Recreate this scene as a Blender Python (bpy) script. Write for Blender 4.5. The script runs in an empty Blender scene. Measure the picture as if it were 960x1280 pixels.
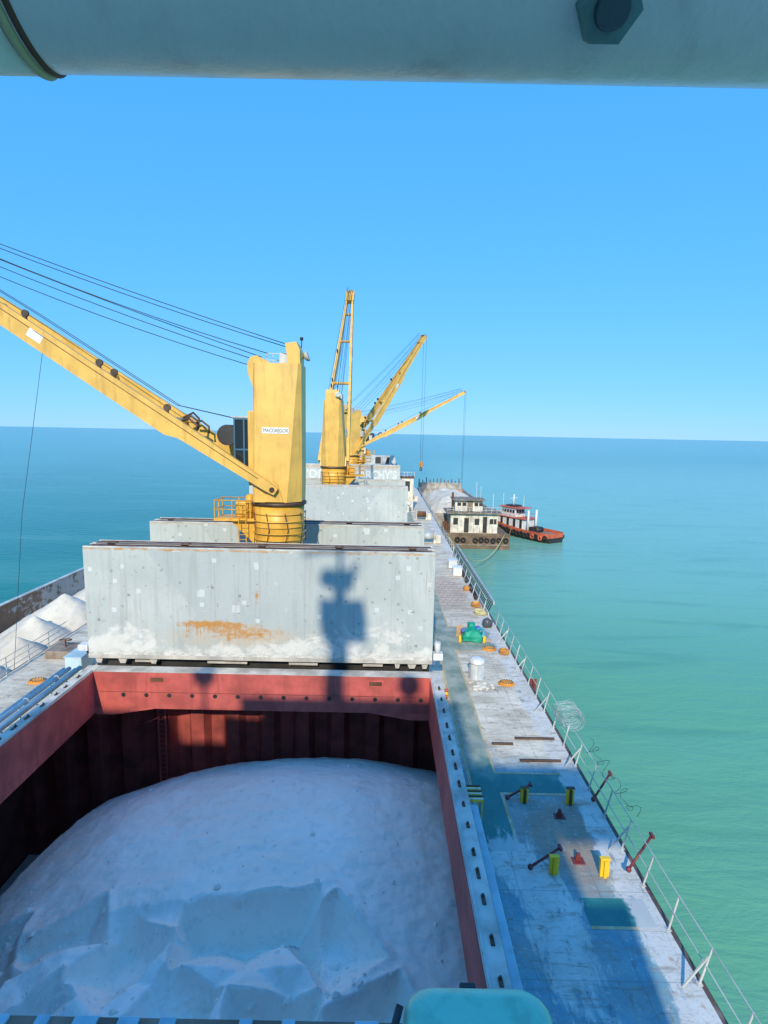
import bpy, bmesh, math, random
from mathutils import Vector, Matrix, noise
R = math.radians
rnd = random.Random(7)
S = bpy.context.scene
COL = S.collection

# ------------------------------------------------------------------ camera
cd = bpy.data.cameras.new('camera'); cam = bpy.data.objects.new('camera', cd); COL.objects.link(cam)
cam.location = (6.6, 0.0, 14.4)
cam.rotation_euler = (Matrix.Rotation(R(90 - 8.2), 3, 'X') @ Matrix.Rotation(R(1.13), 3, 'Z')).to_euler()
cd.sensor_fit = 'VERTICAL'; cd.sensor_height = 36.0; cd.lens = 680 / 1280 * 36.0
cd.clip_start = 0.02; cd.clip_end = 200000
S.camera = cam
S.render.resolution_x, S.render.resolution_y = 768, 1024

# ------------------------------------------------------------------ sky, sun, exposure
SUN_EL, SUN_AZ = R(32), R(6.5)          # sun behind the bridge, slightly to port
W = bpy.data.worlds.new('World'); S.world = W; W.use_nodes = True
wn = W.node_tree.nodes; bg = wn['Background']
sky = wn.new('ShaderNodeTexSky'); sky.sky_type = 'NISHITA'; sky.sun_disc = False
sky.sun_elevation = SUN_EL; sky.sun_rotation = R(180) + SUN_AZ
sky.altitude = 0; sky.air_density = 1.0; sky.dust_density = 0.0; sky.ozone_density = 5.0
# the camera's saturated rendering of a clear tropical sky: one even per-channel grade over the whole dome
sp_ = wn.new('ShaderNodeSeparateColor'); cb_ = wn.new('ShaderNodeCombineColor')
W.node_tree.links.new(sky.outputs[0], sp_.inputs[0])
for k_, (g_, a_) in enumerate(((0.64, 0.45), (0.31, 1.80), (0.13, 4.45))):
    pw_ = wn.new('ShaderNodeMath'); pw_.operation = 'POWER'; pw_.inputs[1].default_value = g_
    ml_ = wn.new('ShaderNodeMath'); ml_.operation = 'MULTIPLY'; ml_.inputs[1].default_value = a_
    W.node_tree.links.new(sp_.outputs[k_], pw_.inputs[0]); W.node_tree.links.new(pw_.outputs[0], ml_.inputs[0]); W.node_tree.links.new(ml_.outputs[0], cb_.inputs[k_])
W.node_tree.links.new(cb_.outputs[0], bg.inputs[0]); bg.inputs[1].default_value = 0.12
sd = bpy.data.lights.new('sun', 'SUN'); sun = bpy.data.objects.new('sun', sd); COL.objects.link(sun)
sd.energy = 2.45; sd.angle = R(0.9); sd.color = (1.0, 0.90, 0.70)
dirv = Vector((math.sin(SUN_AZ) * math.cos(SUN_EL), math.cos(SUN_AZ) * math.cos(SUN_EL), -math.sin(SUN_EL)))
sun.rotation_euler = dirv.to_track_quat('-Z', 'Y').to_euler()
vs = S.view_settings; vs.view_transform = 'Standard'; vs.look = 'None'; vs.gamma = 1; vs.use_curve_mapping = False
vs.exposure = 0.82
S.cycles.use_denoising = True
S.cycles.max_bounces = 10; S.cycles.diffuse_bounces = 7

# ------------------------------------------------------------------ material helpers
class NT:
    def __init__(s, name, rough=0.5, metal=0.0, spec=0.5):
        s.m = bpy.data.materials.new(name); s.m.use_nodes = True
        s.t = s.m.node_tree; s.b = s.t.nodes['Principled BSDF']
        s.b.inputs['Roughness'].default_value = rough; s.b.inputs['Metallic'].default_value = metal
        s.b.inputs['Specular IOR Level'].default_value = spec
    def n(s, typ, **kw):
        x = s.t.nodes.new(typ)
        for k, v in kw.items(): setattr(x, k, v)
        return x
    def l(s, a, b): s.t.links.new(a, b)
    def inp(s, sock, v):
        if isinstance(v, (int, float)): sock.default_value = v
        elif isinstance(v, (tuple, list)): sock.default_value = tuple(v) + ((1,) if len(v) == 3 and sock.type == 'RGBA' else ())
        else: s.l(v, sock)
    def math(s, op, a, b=0.0, c=None, clamp=False):
        x = s.n('ShaderNodeMath', operation=op, use_clamp=clamp)
        s.inp(x.inputs[0], a); s.inp(x.inputs[1], b)
        if c is not None: s.inp(x.inputs[2], c)
        return x.outputs[0]
    def mix(s, f, a, b, mode='MIX'):
        x = s.n('ShaderNodeMix', data_type='RGBA', blend_type=mode)
        s.inp(x.inputs[0], f); s.inp(x.inputs[6], a); s.inp(x.inputs[7], b)
        return x.outputs[2]
    def ramp(s, v, lo, hi, a=0.0, b=1.0):
        x = s.n('ShaderNodeMapRange', interpolation_type='SMOOTHSTEP')
        s.inp(x.inputs[0], v); s.inp(x.inputs[1], lo); s.inp(x.inputs[2], hi); s.inp(x.inputs[3], a); s.inp(x.inputs[4], b)
        return x.outputs[0]
    def coords(s, world=False, rand=True):
        if world:
            return s.n('ShaderNodeNewGeometry').outputs['Position']
        tc = s.n('ShaderNodeTexCoord').outputs['Object']
        if not rand: return tc
        oi = s.n('ShaderNodeObjectInfo').outputs['Random']
        m = s.math('MULTIPLY', oi, 37.0)
        a = s.n('ShaderNodeVectorMath', operation='ADD'); s.l(tc, a.inputs[0])
        cx = s.n('ShaderNodeCombineXYZ'); s.l(m, cx.inputs[0]); s.l(m, cx.inputs[1]); s.l(cx.outputs[0], a.inputs[1])
        return a.outputs[0]
    def scale(s, v, sc):
        x = s.n('ShaderNodeVectorMath', operation='MULTIPLY'); s.l(v, x.inputs[0]); x.inputs[1].default_value = sc
        return x.outputs[0]
    def noise(s, v, sc=1.0, detail=4, rough=0.55, dist=0.0):
        x = s.n('ShaderNodeTexNoise'); s.l(v, x.inputs['Vector']); x.inputs['Scale'].default_value = sc
        x.inputs['Detail'].default_value = detail; x.inputs['Roughness'].default_value = rough; x.inputs['Distortion'].default_value = dist
        return x.outputs['Fac']
    def vor(s, v, sc, metric='EUCLIDEAN', rnd_=1.0):
        x = s.n('ShaderNodeTexVoronoi', distance=metric); s.l(v, x.inputs['Vector']); x.inputs['Scale'].default_value = sc
        x.inputs['Randomness'].default_value = rnd_
        return x
    def sep(s, v):
        x = s.n('ShaderNodeSeparateXYZ'); s.l(v, x.inputs[0]); return x.outputs
    def gauss(s, coord_list):
        """exp(-sum(((c-c0)/w)^2))"""
        tot = None
        for c, c0, w in coord_list:
            d = s.math('DIVIDE', s.math('SUBTRACT', c, c0), w); d = s.math('MULTIPLY', d, d)
            tot = d if tot is None else s.math('ADD', tot, d)
        return s.math('EXPONENT', s.math('MULTIPLY', tot, -1.0))
    def color(s, c): s.inp(s.b.inputs['Base Color'], c)
    def bump(s, h, strength=0.3, dist=0.05):
        x = s.n('ShaderNodeBump'); x.inputs['Strength'].default_value = strength; x.inputs['Distance'].default_value = dist
        s.l(h, x.inputs['Height']); s.l(x.outputs[0], s.b.inputs['Normal'])

MATS = {}
def paint(name, col, rough=0.45, var=0.12, rust=0.0, dust=0.0, sc=1.0, metal=0.0, rustcol=(0.16, 0.055, 0.02), dustcol=(0.6, 0.57, 0.52), bump=0.15):
    """weathered paint: tone variation, rust spots and run-down streaks, dust on upward faces"""
    t = NT(name, rough, metal); v = t.coords()
    n1 = t.noise(v, 0.8 * sc, 5); n2 = t.noise(t.scale(v, (3 * sc, 3 * sc, 0.35 * sc)), 1.0, 4); n3 = t.noise(v, 9 * sc, 4, 0.65)
    dark = tuple(c * (1 - var * 2.2) for c in col); lite = tuple(min(1, c * (1 + var)) for c in col)
    c = t.mix(t.ramp(n1, 0.3, 0.7), dark, lite)
    c = t.mix(t.math('MULTIPLY', t.ramp(n2, 0.50, 0.72), 0.45), c, tuple(x * 0.55 for x in col))
    n4 = t.noise(v, 3.1 * sc, 6, 0.7)
    c = t.mix(t.math('MULTIPLY', t.ramp(n4, 0.56, 0.68), min(0.5, var * 3.0)), c, tuple(x * 0.5 + 0.02 for x in col))
    if rust > 0:
        a = t.math('ADD', t.math('MULTIPLY', n2, 0.45), t.math('MULTIPLY', n3, 0.55))
        c = t.mix(t.ramp(a, 0.70 - 0.25 * rust, 0.76 - 0.22 * rust), c, t.mix(n3, rustcol, tuple(min(1, x * 2.4) for x in rustcol)))
    if dust > 0:
        nz = t.sep(t.n('ShaderNodeNewGeometry').outputs['Normal'])[2]
        f = t.math('MULTIPLY', t.ramp(nz, 0.2, 0.9), t.ramp(n1, 0.65 - 0.4 * dust, 0.9 - 0.4 * dust))
        c = t.mix(t.math('MULTIPLY', f, min(1, dust * 1.3)), c, dustcol)
    t.color(c)
    if bump: t.bump(n3, bump, 0.02)
    MATS[name] = t.m
    return t.m

M_yellow = paint('crane_yellow', (0.80, 0.47, 0.10), 0.42, 0.07, rust=0.12)
M_yellow2 = paint('crane_yellow_base', (0.80, 0.42, 0.05), 0.45, 0.10, rust=0.25)
M_dark = paint('dark_steel', (0.035, 0.033, 0.032), 0.55, 0.2, rust=0.3)
M_brown = paint('brown_grease', (0.09, 0.05, 0.028), 0.5, 0.25, rust=0.4)
M_rope = paint('wire_rope', (0.02, 0.045, 0.06), 0.5, 0.1, bump=0)
M_white = paint('white_paint', (0.74, 0.74, 0.72), 0.45, 0.07, rust=0.10)
M_whiterust = paint('rusty_white_paint', (0.74, 0.69, 0.58), 0.55, 0.14, rust=0.58)
M_grey = paint('grey_paint', (0.48, 0.51, 0.52), 0.5, 0.12, rust=0.15, dust=0.5)
M_rail = paint('rail_paint', (0.50, 0.54, 0.53), 0.5, 0.12, rust=0.28)
M_rail2 = paint('rail_white', (0.55, 0.56, 0.52), 0.5, 0.14, rust=0.42)
M_rust = paint('rust', (0.17, 0.075, 0.035), 0.8, 0.25, rust=0.5, dust=0.3)
M_rustp = paint('pale_rust', (0.34, 0.19, 0.13), 0.8, 0.25, rust=0.4)
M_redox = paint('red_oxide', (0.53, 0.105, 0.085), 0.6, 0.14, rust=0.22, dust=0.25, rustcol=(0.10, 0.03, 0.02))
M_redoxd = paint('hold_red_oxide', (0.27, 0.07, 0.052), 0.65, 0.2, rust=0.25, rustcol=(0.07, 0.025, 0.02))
M_coamtop = paint('dusty_coaming_top', (0.52, 0.48, 0.42), 0.7, 0.14, rust=0.22, dust=0.6, dustcol=(0.66, 0.62, 0.56))
M_ltblue = paint('light_blue_paint', (0.45, 0.60, 0.66), 0.45, 0.10, rust=0.18, dust=0.3)
M_teal = paint('teal_paint', (0.24, 0.64, 0.45), 0.25, 0.06, rust=0.05, sc=3)
M_orange = paint('orange_paint', (0.75, 0.30, 0.035), 0.5, 0.12, rust=0.2, dust=0.25)
M_postyel = paint('post_yellow', (0.92, 0.56, 0.02), 0.45, 0.08, rust=0.10)
M_maroon = paint('maroon_paint', (0.20, 0.035, 0.035), 0.5, 0.15, rust=0.3)
M_black = paint('black_rubber', (0.022, 0.022, 0.024), 0.75, 0.2, dust=0.25)
M_tugred = paint('tug_red', (0.62, 0.13, 0.06), 0.5, 0.14, rust=0.35)
M_pipe = paint('pipe_white_gloss', (0.78, 0.77, 0.66), 0.28, 0.03, rust=0.03, sc=6, bump=0.12)
M_barge = paint('barge_hull_brown', (0.20, 0.135, 0.085), 0.75, 0.2, rust=0.6, rustcol=(0.12, 0.055, 0.03))
M_bargegrey = paint('barge_grey', (0.27, 0.22, 0.17), 0.75, 0.2, rust=0.65)
M_bargepale = paint('barge_pale', (0.44, 0.40, 0.34), 0.75, 0.2, rust=0.45, dust=0.4)
M_yelrope = paint('pale_rope', (0.62, 0.55, 0.28), 0.8, 0.1)
M_orrope = paint('orange_rope', (0.65, 0.30, 0.07), 0.8, 0.2)
M_label = paint('label_white', (0.78, 0.77, 0.72), 0.5, 0.03)
M_ink = paint('ink_black', (0.03, 0.03, 0.03), 0.6, 0.0, bump=0)
M_letter = paint('letter_white', (0.70, 0.72, 0.70), 0.5, 0.06, rust=0.1)
M_house = paint('superstructure_white', (0.72, 0.72, 0.69), 0.45, 0.06, rust=0.08)
M_hull = paint('hull_side', (0.10, 0.045, 0.035), 0.7, 0.25, rust=0.5)
M_gunwale = paint('gunwale_rusty', (0.13, 0.075, 0.055), 0.7, 0.25, rust=0.6, dust=0.25)

def glass_mat():
    t = NT('dark_glass', 0.08, 0.0); t.color((0.02, 0.03, 0.035)); return t.m
M_glass = glass_mat()

def tarp_mat():
    t = NT('green_tarp', 0.5); v = t.coords(); n1 = t.noise(v, 3, 5)
    t.color(t.mix(n1, (0.0, 0.22, 0.13), (0.01, 0.42, 0.27))); t.bump(t.noise(v, 5, 4), 0.6, 0.08); return t.m
M_tarp = tarp_mat()
def plain(name, c, rough=0.6):
    return paint(name, c, rough, 0.12)
M_bluecloth = plain('blue_cloth', (0.10, 0.16, 0.55)); M_cyan = plain('cyan_plastic', (0.05, 0.40, 0.55))
M_skin = plain('tan_board', (0.62, 0.40, 0.24))

def cover_mat(name, rustamt, dustamt, patches):
    """pale grey hatch cover paint with repaired squares, chips, rust bleeding and cargo dust"""
    t = NT(name, 0.5); v = t.coords(rand=False); vr = t.coords()
    x, y, z = t.sep(v)[:3]
    n1 = t.noise(vr, 0.35, 4); n2 = t.noise(vr, 2.2, 5, 0.6); n3 = t.noise(vr, 9, 4, 0.65)
    flat = t.scale(vr, (1, 0.0, 1))
    c = t.mix(t.ramp(n1, 0.3, 0.7), (0.44, 0.47, 0.445), (0.54, 0.565, 0.535))
    # older, duller field in the middle, with slanting sides
    fld = t.math('SUBTRACT', t.math('ABSOLUTE', t.math('SUBTRACT', x, 0.2)), t.math('ADD', 3.6, t.math('MULTIPLY', t.math('ABSOLUTE', t.math('SUBTRACT', z, 2.6)), 0.75)))
    c = t.mix(t.math('MULTIPLY', t.ramp(fld, 0.06, -0.06), 0.55), c, (0.405, 0.445, 0.435))
    if patches:
        for sc, thr, keep, colr in ((0.75, 0.15, 0.48, (0.68, 0.71, 0.69)), (1.7, 0.19, 0.46, (0.70, 0.73, 0.71)), (1.3, 0.10, 0.35, (0.14, 0.15, 0.14)), (2.2, 0.15, 0.50, (0.22, 0.23, 0.22)), (4.2, 0.16, 0.80, (0.14, 0.14, 0.13))):
            vv = t.vor(flat, sc, 'CHEBYCHEV', 1.0)
            cc = t.sep(vv.outputs['Color'])
            size = t.math('MULTIPLY', t.math('ADD', t.math('MULTIPLY', cc[1], 0.9), 0.25), thr)
            f = t.math('MULTIPLY', t.ramp(t.math('ADD', vv.outputs['Distance'], t.math('MULTIPLY', t.math('SUBTRACT', n3, 0.5), 0.05)), t.math('ADD', size, 0.012), t.math('SUBTRACT', size, 0.012)), t.math('GREATER_THAN', cc[0], keep))
            f = t.math('MULTIPLY', f, t.ramp(t.noise(flat, 0.23, 2), 0.34, 0.46))
            if colr[0] < 0.3: f = t.math('MULTIPLY', f, t.ramp(n3, 0.38, 0.5))
            c = t.mix(t.math('MULTIPLY', f, 0.66), c, colr)
    # faint weld seams
    for xs in (-7.2, -4.7, -2.4, 0.0, 2.4, 4.8, 7.1):
        s = t.math('LESS_THAN', t.math('ABSOLUTE', t.math('SUBTRACT', x, xs)), 0.022)
        c = t.mix(t.math('MULTIPLY', s, 0.25), c, (0.25, 0.27, 0.28))
    # rust bleeding and beige staining low in the middle
    g = t.gauss(((x, -0.8, 5.6), (z, 1.25, 1.05)))
    st = t.noise(t.scale(vr, (2.2, 1, 0.45)), 1.0, 5, 0.6)
    c = t.mix(t.math('MULTIPLY', t.ramp(t.math('MULTIPLY', g, t.math('ADD', t.math('ADD', t.math('MULTIPLY', st, 0.7), t.math('MULTIPLY', n2, 0.8)), -0.05)), 0.28, 0.75), 0.85 * rustamt), c, t.mix(n3, (0.44, 0.37, 0.27), (0.62, 0.53, 0.41)))
    g2 = t.gauss(((x, -3.0, 1.9), (z, 2.05, 0.24)))
    g3 = t.gauss(((x, -0.9, 2.6), (z, 1.55, 0.5)))
    g4 = t.gauss(((x, -0.15, 0.12), (z, 3.7, 0.55)))
    a = t.math('ADD', t.math('ADD', g2, t.math('MULTIPLY', g3, 0.8)), t.math('MULTIPLY', g4, 0.9))
    run = t.math('MULTIPLY', t.gauss(((x, -2.7, 2.6), (z, 1.5, 0.8))), t.ramp(t.noise(t.scale(vr, (4.5, 1, 0.5)), 1.0, 5, 0.7), 0.5, 0.68))
    a = t.math('ADD', a, t.math('MULTIPLY', run, 0.7))
    nhi = t.noise(t.scale(vr, (1.3, 1, 3.2)), 1.6, 7, 0.74, 0.4)
    edge = t.math('MULTIPLY', t.math('MAXIMUM', t.ramp(z, 5.9, 6.15), t.ramp(z, 0.25, 0.02)), 0.28)
    c = t.mix(t.math('MULTIPLY', t.ramp(t.math('ADD', t.math('ADD', t.math('MULTIPLY', a, 0.36), edge), t.math('MULTIPLY', nhi, 0.9)), 0.60, 0.80), rustamt), c, t.mix(n3, (0.42, 0.16, 0.03), (0.62, 0.34, 0.10)))
    # grime running down from the top edge and general soiling
    run2 = t.noise(t.scale(vr, (3.2, 1, 0.22)), 1.0, 5, 0.7)
    c = t.mix(t.math('MULTIPLY', t.ramp(run2, 0.48, 0.70), 0.42), c, (0.33, 0.33, 0.30))
    run3 = t.noise(t.scale(vr, (9.0, 1, 0.35)), 1.0, 4, 0.7)
    c = t.mix(t.math('MULTIPLY', t.math('MULTIPLY', t.ramp(run3, 0.60, 0.72), t.ramp(n1, 0.4, 0.6)), 0.5 * rustamt), c, (0.40, 0.24, 0.12))
    scr = t.noise(t.scale(vr, (0.7, 1, 7.0)), 1.2, 5, 0.7)
    c = t.mix(t.math('MULTIPLY', t.ramp(scr, 0.62, 0.70), 0.35), c, (0.62, 0.64, 0.62))
    # cargo dust thrown up along the foot
    h = t.math('ADD', 0.30, t.math('MULTIPLY', t.ramp(t.noise(t.scale(vr, (0.5, 1, 0.7)), 1.0, 6, 0.66, 0.9), 0.32, 0.72), 2.0))
    h = t.math('MULTIPLY', h, t.ramp(t.math('ABSOLUTE', t.math('ADD', x, 1.5)), 1.0, 5.0, 0.55, 1.0))
    f = t.ramp(t.math('ADD', t.math('SUBTRACT', h, z), t.math('MULTIPLY', t.math('SUBTRACT', n2, 0.5), 1.3)), -0.45, 0.45)
    c = t.mix(t.math('MULTIPLY', f, dustamt), c, t.mix(n2, (0.58, 0.56, 0.50), (0.78, 0.76, 0.71)))
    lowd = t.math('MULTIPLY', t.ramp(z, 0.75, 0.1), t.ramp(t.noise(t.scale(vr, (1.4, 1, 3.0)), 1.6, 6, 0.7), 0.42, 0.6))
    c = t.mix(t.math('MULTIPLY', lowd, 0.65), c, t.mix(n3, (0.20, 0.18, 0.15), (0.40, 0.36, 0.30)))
    c = t.mix(t.math('MULTIPLY', t.ramp(n3, 0.62, 0.70), 0.45), c, (0.25, 0.24, 0.21))
    t.color(c); t.bump(t.math('ADD', n1, t.math('MULTIPLY', n3, 0.1)), 0.25, 0.06)
    return t.m
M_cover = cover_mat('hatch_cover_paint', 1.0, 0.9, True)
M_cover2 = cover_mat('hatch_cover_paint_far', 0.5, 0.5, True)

def deck_common(t, c, world):
    """cargo dust on the deck and a mask of its sunlit forward part, continuous over every painted sheet"""
    x, y, z = t.sep(world)[:3]
    d1 = t.noise(world, 0.9, 6, 0.62); d2 = t.noise(t.scale(world, (1.6, 0.55, 1)), 1.4, 6, 0.7, 0.8); d3 = t.noise(world, 14, 3)
    # swept heap of spilled cargo between hatch and side, and dustier, lighter colour ahead of the bridge shade
    heap = t.math('ADD', t.gauss(((x, 12.0, 0.95), (y, 14.4, 3.0))), t.math('MULTIPLY', t.gauss(((x, 11.1, 0.7), (y, 17.0, 1.2))), 0.75))
    edge = t.ramp(t.math('ADD', x, t.math('MULTIPLY', d1, 0.8)), 14.3, 15.1)  # edge dust also lightens the strip the sun reaches
    sunlit_fwd = t.ramp(t.math('ADD', y, t.math('MULTIPLY', d1, 3.0)), 22.6, 25.0)
    m = t.math('MAXIMUM', t.math('MULTIPLY', heap, 1.0), t.math('MULTIPLY', edge, 0.8))
    return m, sunlit_fwd, d1, d2, d3, x, y

def deck_mat():
    t = NT('deck_paint', 0.7); w = t.coords(world=True)
    m, sunlit_fwd, d1, d2, d3, x, y = deck_common(t, None, w)
    blue = t.mix(t.ramp(d1, 0.3, 0.7), (0.12, 0.29, 0.36), (0.26, 0.39, 0.42))  # shade tint painted in: deck coloured blue where the bridge shadow falls
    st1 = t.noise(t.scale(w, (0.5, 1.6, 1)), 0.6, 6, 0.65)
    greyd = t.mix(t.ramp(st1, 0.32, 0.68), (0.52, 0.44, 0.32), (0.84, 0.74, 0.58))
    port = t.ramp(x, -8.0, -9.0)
    c = t.mix(t.math('MAXIMUM', sunlit_fwd, port), blue, greyd)
    brown = t.math('MULTIPLY', t.gauss(((x, 13.6, 1.7), (y, 18.0, 2.0))), t.ramp(d2, 0.25, 0.5))
    c = t.mix(t.math('MINIMUM', t.math('MULTIPLY', brown, 1.5), 0.92), c, t.mix(d1, (0.22, 0.16, 0.11), (0.42, 0.33, 0.24)))
    # scraped tan plates farther forward
    bk = t.n('ShaderNodeTexBrick'); t.l(t.scale(w, (0.9, 0.34, 1)), bk.inputs['Vector']); bk.inputs['Scale'].default_value = 1.0
    bk.inputs['Color1'].default_value = (0.66, 0.46, 0.31, 1); bk.inputs['Color2'].default_value = (0.56, 0.43, 0.32, 1); bk.inputs['Mortar'].default_value = (0.34, 0.23, 0.16, 1)
    bk.inputs['Mortar Size'].default_value = 0.03
    tan = t.math('MULTIPLY', t.gauss(((x, 12.4, 2.2), (y, 49, 5.5))), t.ramp(d2, 0.25, 0.5))
    c = t.mix(t.math('MINIMUM', t.math('MULTIPLY', tan, 1.4), 0.85), c, bk.outputs['Color'])
    dm = t.ramp(t.math('ADD', m, t.math('MULTIPLY', t.math('SUBTRACT', d2, 0.5), 1.9)), 0.30, 0.62)
    c = t.mix(t.math('MULTIPLY', dm, 0.85), c, t.mix(d1, (0.52, 0.50, 0.45), (0.80, 0.77, 0.71)))
    sp = t.ramp(t.noise(w, 5, 6, 0.75), 0.56, 0.66)
    c = t.mix(t.math('MULTIPLY', sp, 0.6), c, (0.66, 0.63, 0.57))
    stn = t.ramp(t.noise(t.scale(w, (0.8, 3.0, 1)), 0.9, 6, 0.72), 0.50, 0.68)
    c = t.mix(t.math('MULTIPLY', stn, 0.62), c, (0.23, 0.18, 0.13))
    dk = t.ramp(t.noise(t.scale(w, (2.0, 0.8, 1)), 1.3, 6, 0.75), 0.56, 0.66)
    c = t.mix(t.math('MULTIPLY', dk, 0.6), c, (0.12, 0.12, 0.12))
    rs = t.ramp(t.noise(w, 2.3, 6, 0.72), 0.59, 0.68)
    c = t.mix(t.math('MULTIPLY', rs, 0.6), c, (0.33, 0.17, 0.08))
    fg = t.ramp(t.noise(t.scale(w, (1.0, 2.2, 1)), 4.2, 7, 0.78), 0.52, 0.66)
    c = t.mix(t.math('MULTIPLY', fg, 0.45), c, (0.20, 0.165, 0.125))
    wsh = t.ramp(t.noise(w, 0.42, 5, 0.6), 0.48, 0.68)
    c = t.mix(t.math('MULTIPLY', wsh, 0.30), c, (0.36, 0.26, 0.17))
    scf = t.ramp(t.noise(t.scale(w, (0.5, 5.5, 1)), 1.1, 5, 0.7, 0.6), 0.60, 0.67)
    c = t.mix(t.math('MULTIPLY', scf, 0.5), c, (0.15, 0.13, 0.11))
    # plate seams every few metres
    for cc, per, off_ in ((y, 2.9, 0.4), (x, 2.55, 0.3)):
        fr = t.math('FRACT', t.math('DIVIDE', t.math('ADD', cc, off_ + 300 * per), per))
        sm = t.math('LESS_THAN', t.math('ABSOLUTE', t.math('SUBTRACT', fr, 0.5)), 0.007)
        c = t.mix(t.math('MULTIPLY', sm, 0.35), c, (0.18, 0.16, 0.14))
    t.color(c); t.bump(t.math('ADD', d2, t.math('MULTIPLY', d3, 0.3)), 0.5, 0.04)
    return t.m
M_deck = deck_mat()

def walk_mat():
    t = NT('green_walkway_paint', 0.65); w = t.coords(world=True)
    m, sunlit_fwd, d1, d2, d3, x, y = deck_common(t, None, w)
    c = t.mix(t.ramp(d1, 0.3, 0.7), (0.015, 0.17, 0.16), (0.028, 0.22, 0.20))
    c = t.mix(t.math('MULTIPLY', sunlit_fwd, t.ramp(d2, 0.2, 0.55, 0.6, 0.97)), c, t.mix(t.ramp(d1, 0.35, 0.65), (0.22, 0.26, 0.20), (0.40, 0.41, 0.33)))  # dustier, and painted lighter where sun reaches past the bridge shadow
    dm = t.ramp(t.math('ADD', m, t.math('MULTIPLY', t.math('SUBTRACT', d2, 0.5), 1.6)), 0.35, 0.62)
    c = t.mix(t.math('MULTIPLY', dm, 0.85), c, t.mix(d1, (0.42, 0.42, 0.41), (0.66, 0.66, 0.64)))
    sp = t.ramp(t.noise(w, 6, 6, 0.7), 0.60, 0.68)
    c = t.mix(t.math('MULTIPLY', sp, 0.4), c, (0.45, 0.46, 0.45))
    t.color(c); t.bump(d2, 0.25, 0.02); return t.m
M_walk = walk_mat()
def line_mat():
    t = NT('tan_line_paint', 0.7); w = t.coords(world=True)
    m, sunlit_fwd, d1, d2, d3, x, y = deck_common(t, None, w)
    c = t.mix(t.ramp(d2, 0.35, 0.65), (0.42, 0.31, 0.16), (0.62, 0.50, 0.31))
    dm = t.ramp(t.math('ADD', m, t.math('MULTIPLY', t.math('SUBTRACT', d2, 0.5), 1.6)), 0.35, 0.62)
    c = t.mix(t.math('MULTIPLY', dm, 0.85), c, (0.56, 0.56, 0.54)); t.color(c); return t.m
M_line = line_mat()

def sand_mat(name, a, b, fine=1.0):
    t = NT(name, 0.9, spec=0.2); w = t.coords(world=True)
    n1 = t.noise(w, 0.25, 5, 0.55); n2 = t.noise(w, 2.2 * fine, 6, 0.65); n3 = t.noise(w, 22 * fine, 4, 0.7)
    c = t.mix(t.ramp(n1, 0.3, 0.72), a, b)
    c = t.mix(t.math('MULTIPLY', t.ramp(n2, 0.52, 0.74), 0.42), c, tuple(q * 0.66 for q in a))
    n5 = t.noise(t.scale(w, (1.0, 0.5, 1.6)), 1.1, 7, 0.75, 0.8)
    c = t.mix(t.math('MULTIPLY', t.ramp(n5, 0.54, 0.68), 0.30), c, tuple(q * 0.60 for q in a))
    c = t.mix(t.math('MULTIPLY', t.ramp(n3, 0.60, 0.72), 0.35), c, tuple(q * 0.55 for q in a))
    t.color(c); t.bump(t.math('ADD', t.math('MULTIPLY', n2, 1.0), t.math('MULTIPLY', n3, 0.25)), 0.55, 0.10); return t.m
M_sand = sand_mat('hold_sand', (0.90, 0.79, 0.69), (0.96, 0.88, 0.80))  # warmer and paler than barge_sand to offset the blue shade in the hold
M_sandb = sand_mat('barge_sand', (0.56, 0.50, 0.41), (0.72, 0.66, 0.55))

def barge_wall_mat():
    t = NT('peeling_barge_wall', 0.7); w = t.coords(world=True); y = t.sep(w)[1]
    n = t.noise(t.scale(w, (1, 0.9, 1.4)), 0.8, 6, 0.68); n2 = t.noise(w, 4, 5, 0.7)
    f = t.ramp(t.math('ADD', t.math('ADD', t.math('MULTIPLY', n, 0.75), t.math('MULTIPLY', n2, 0.25)), t.ramp(y, 44, 60, 0.14, -0.05)), 0.48, 0.55)
    c = t.mix(f, t.mix(n2, (0.36, 0.35, 0.32), (0.52, 0.50, 0.46)), t.mix(n2, (0.13, 0.07, 0.04), (0.30, 0.19, 0.12)))
    t.color(c); t.bump(f, 0.4, 0.03); return t.m
M_bwall = barge_wall_mat()

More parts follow.
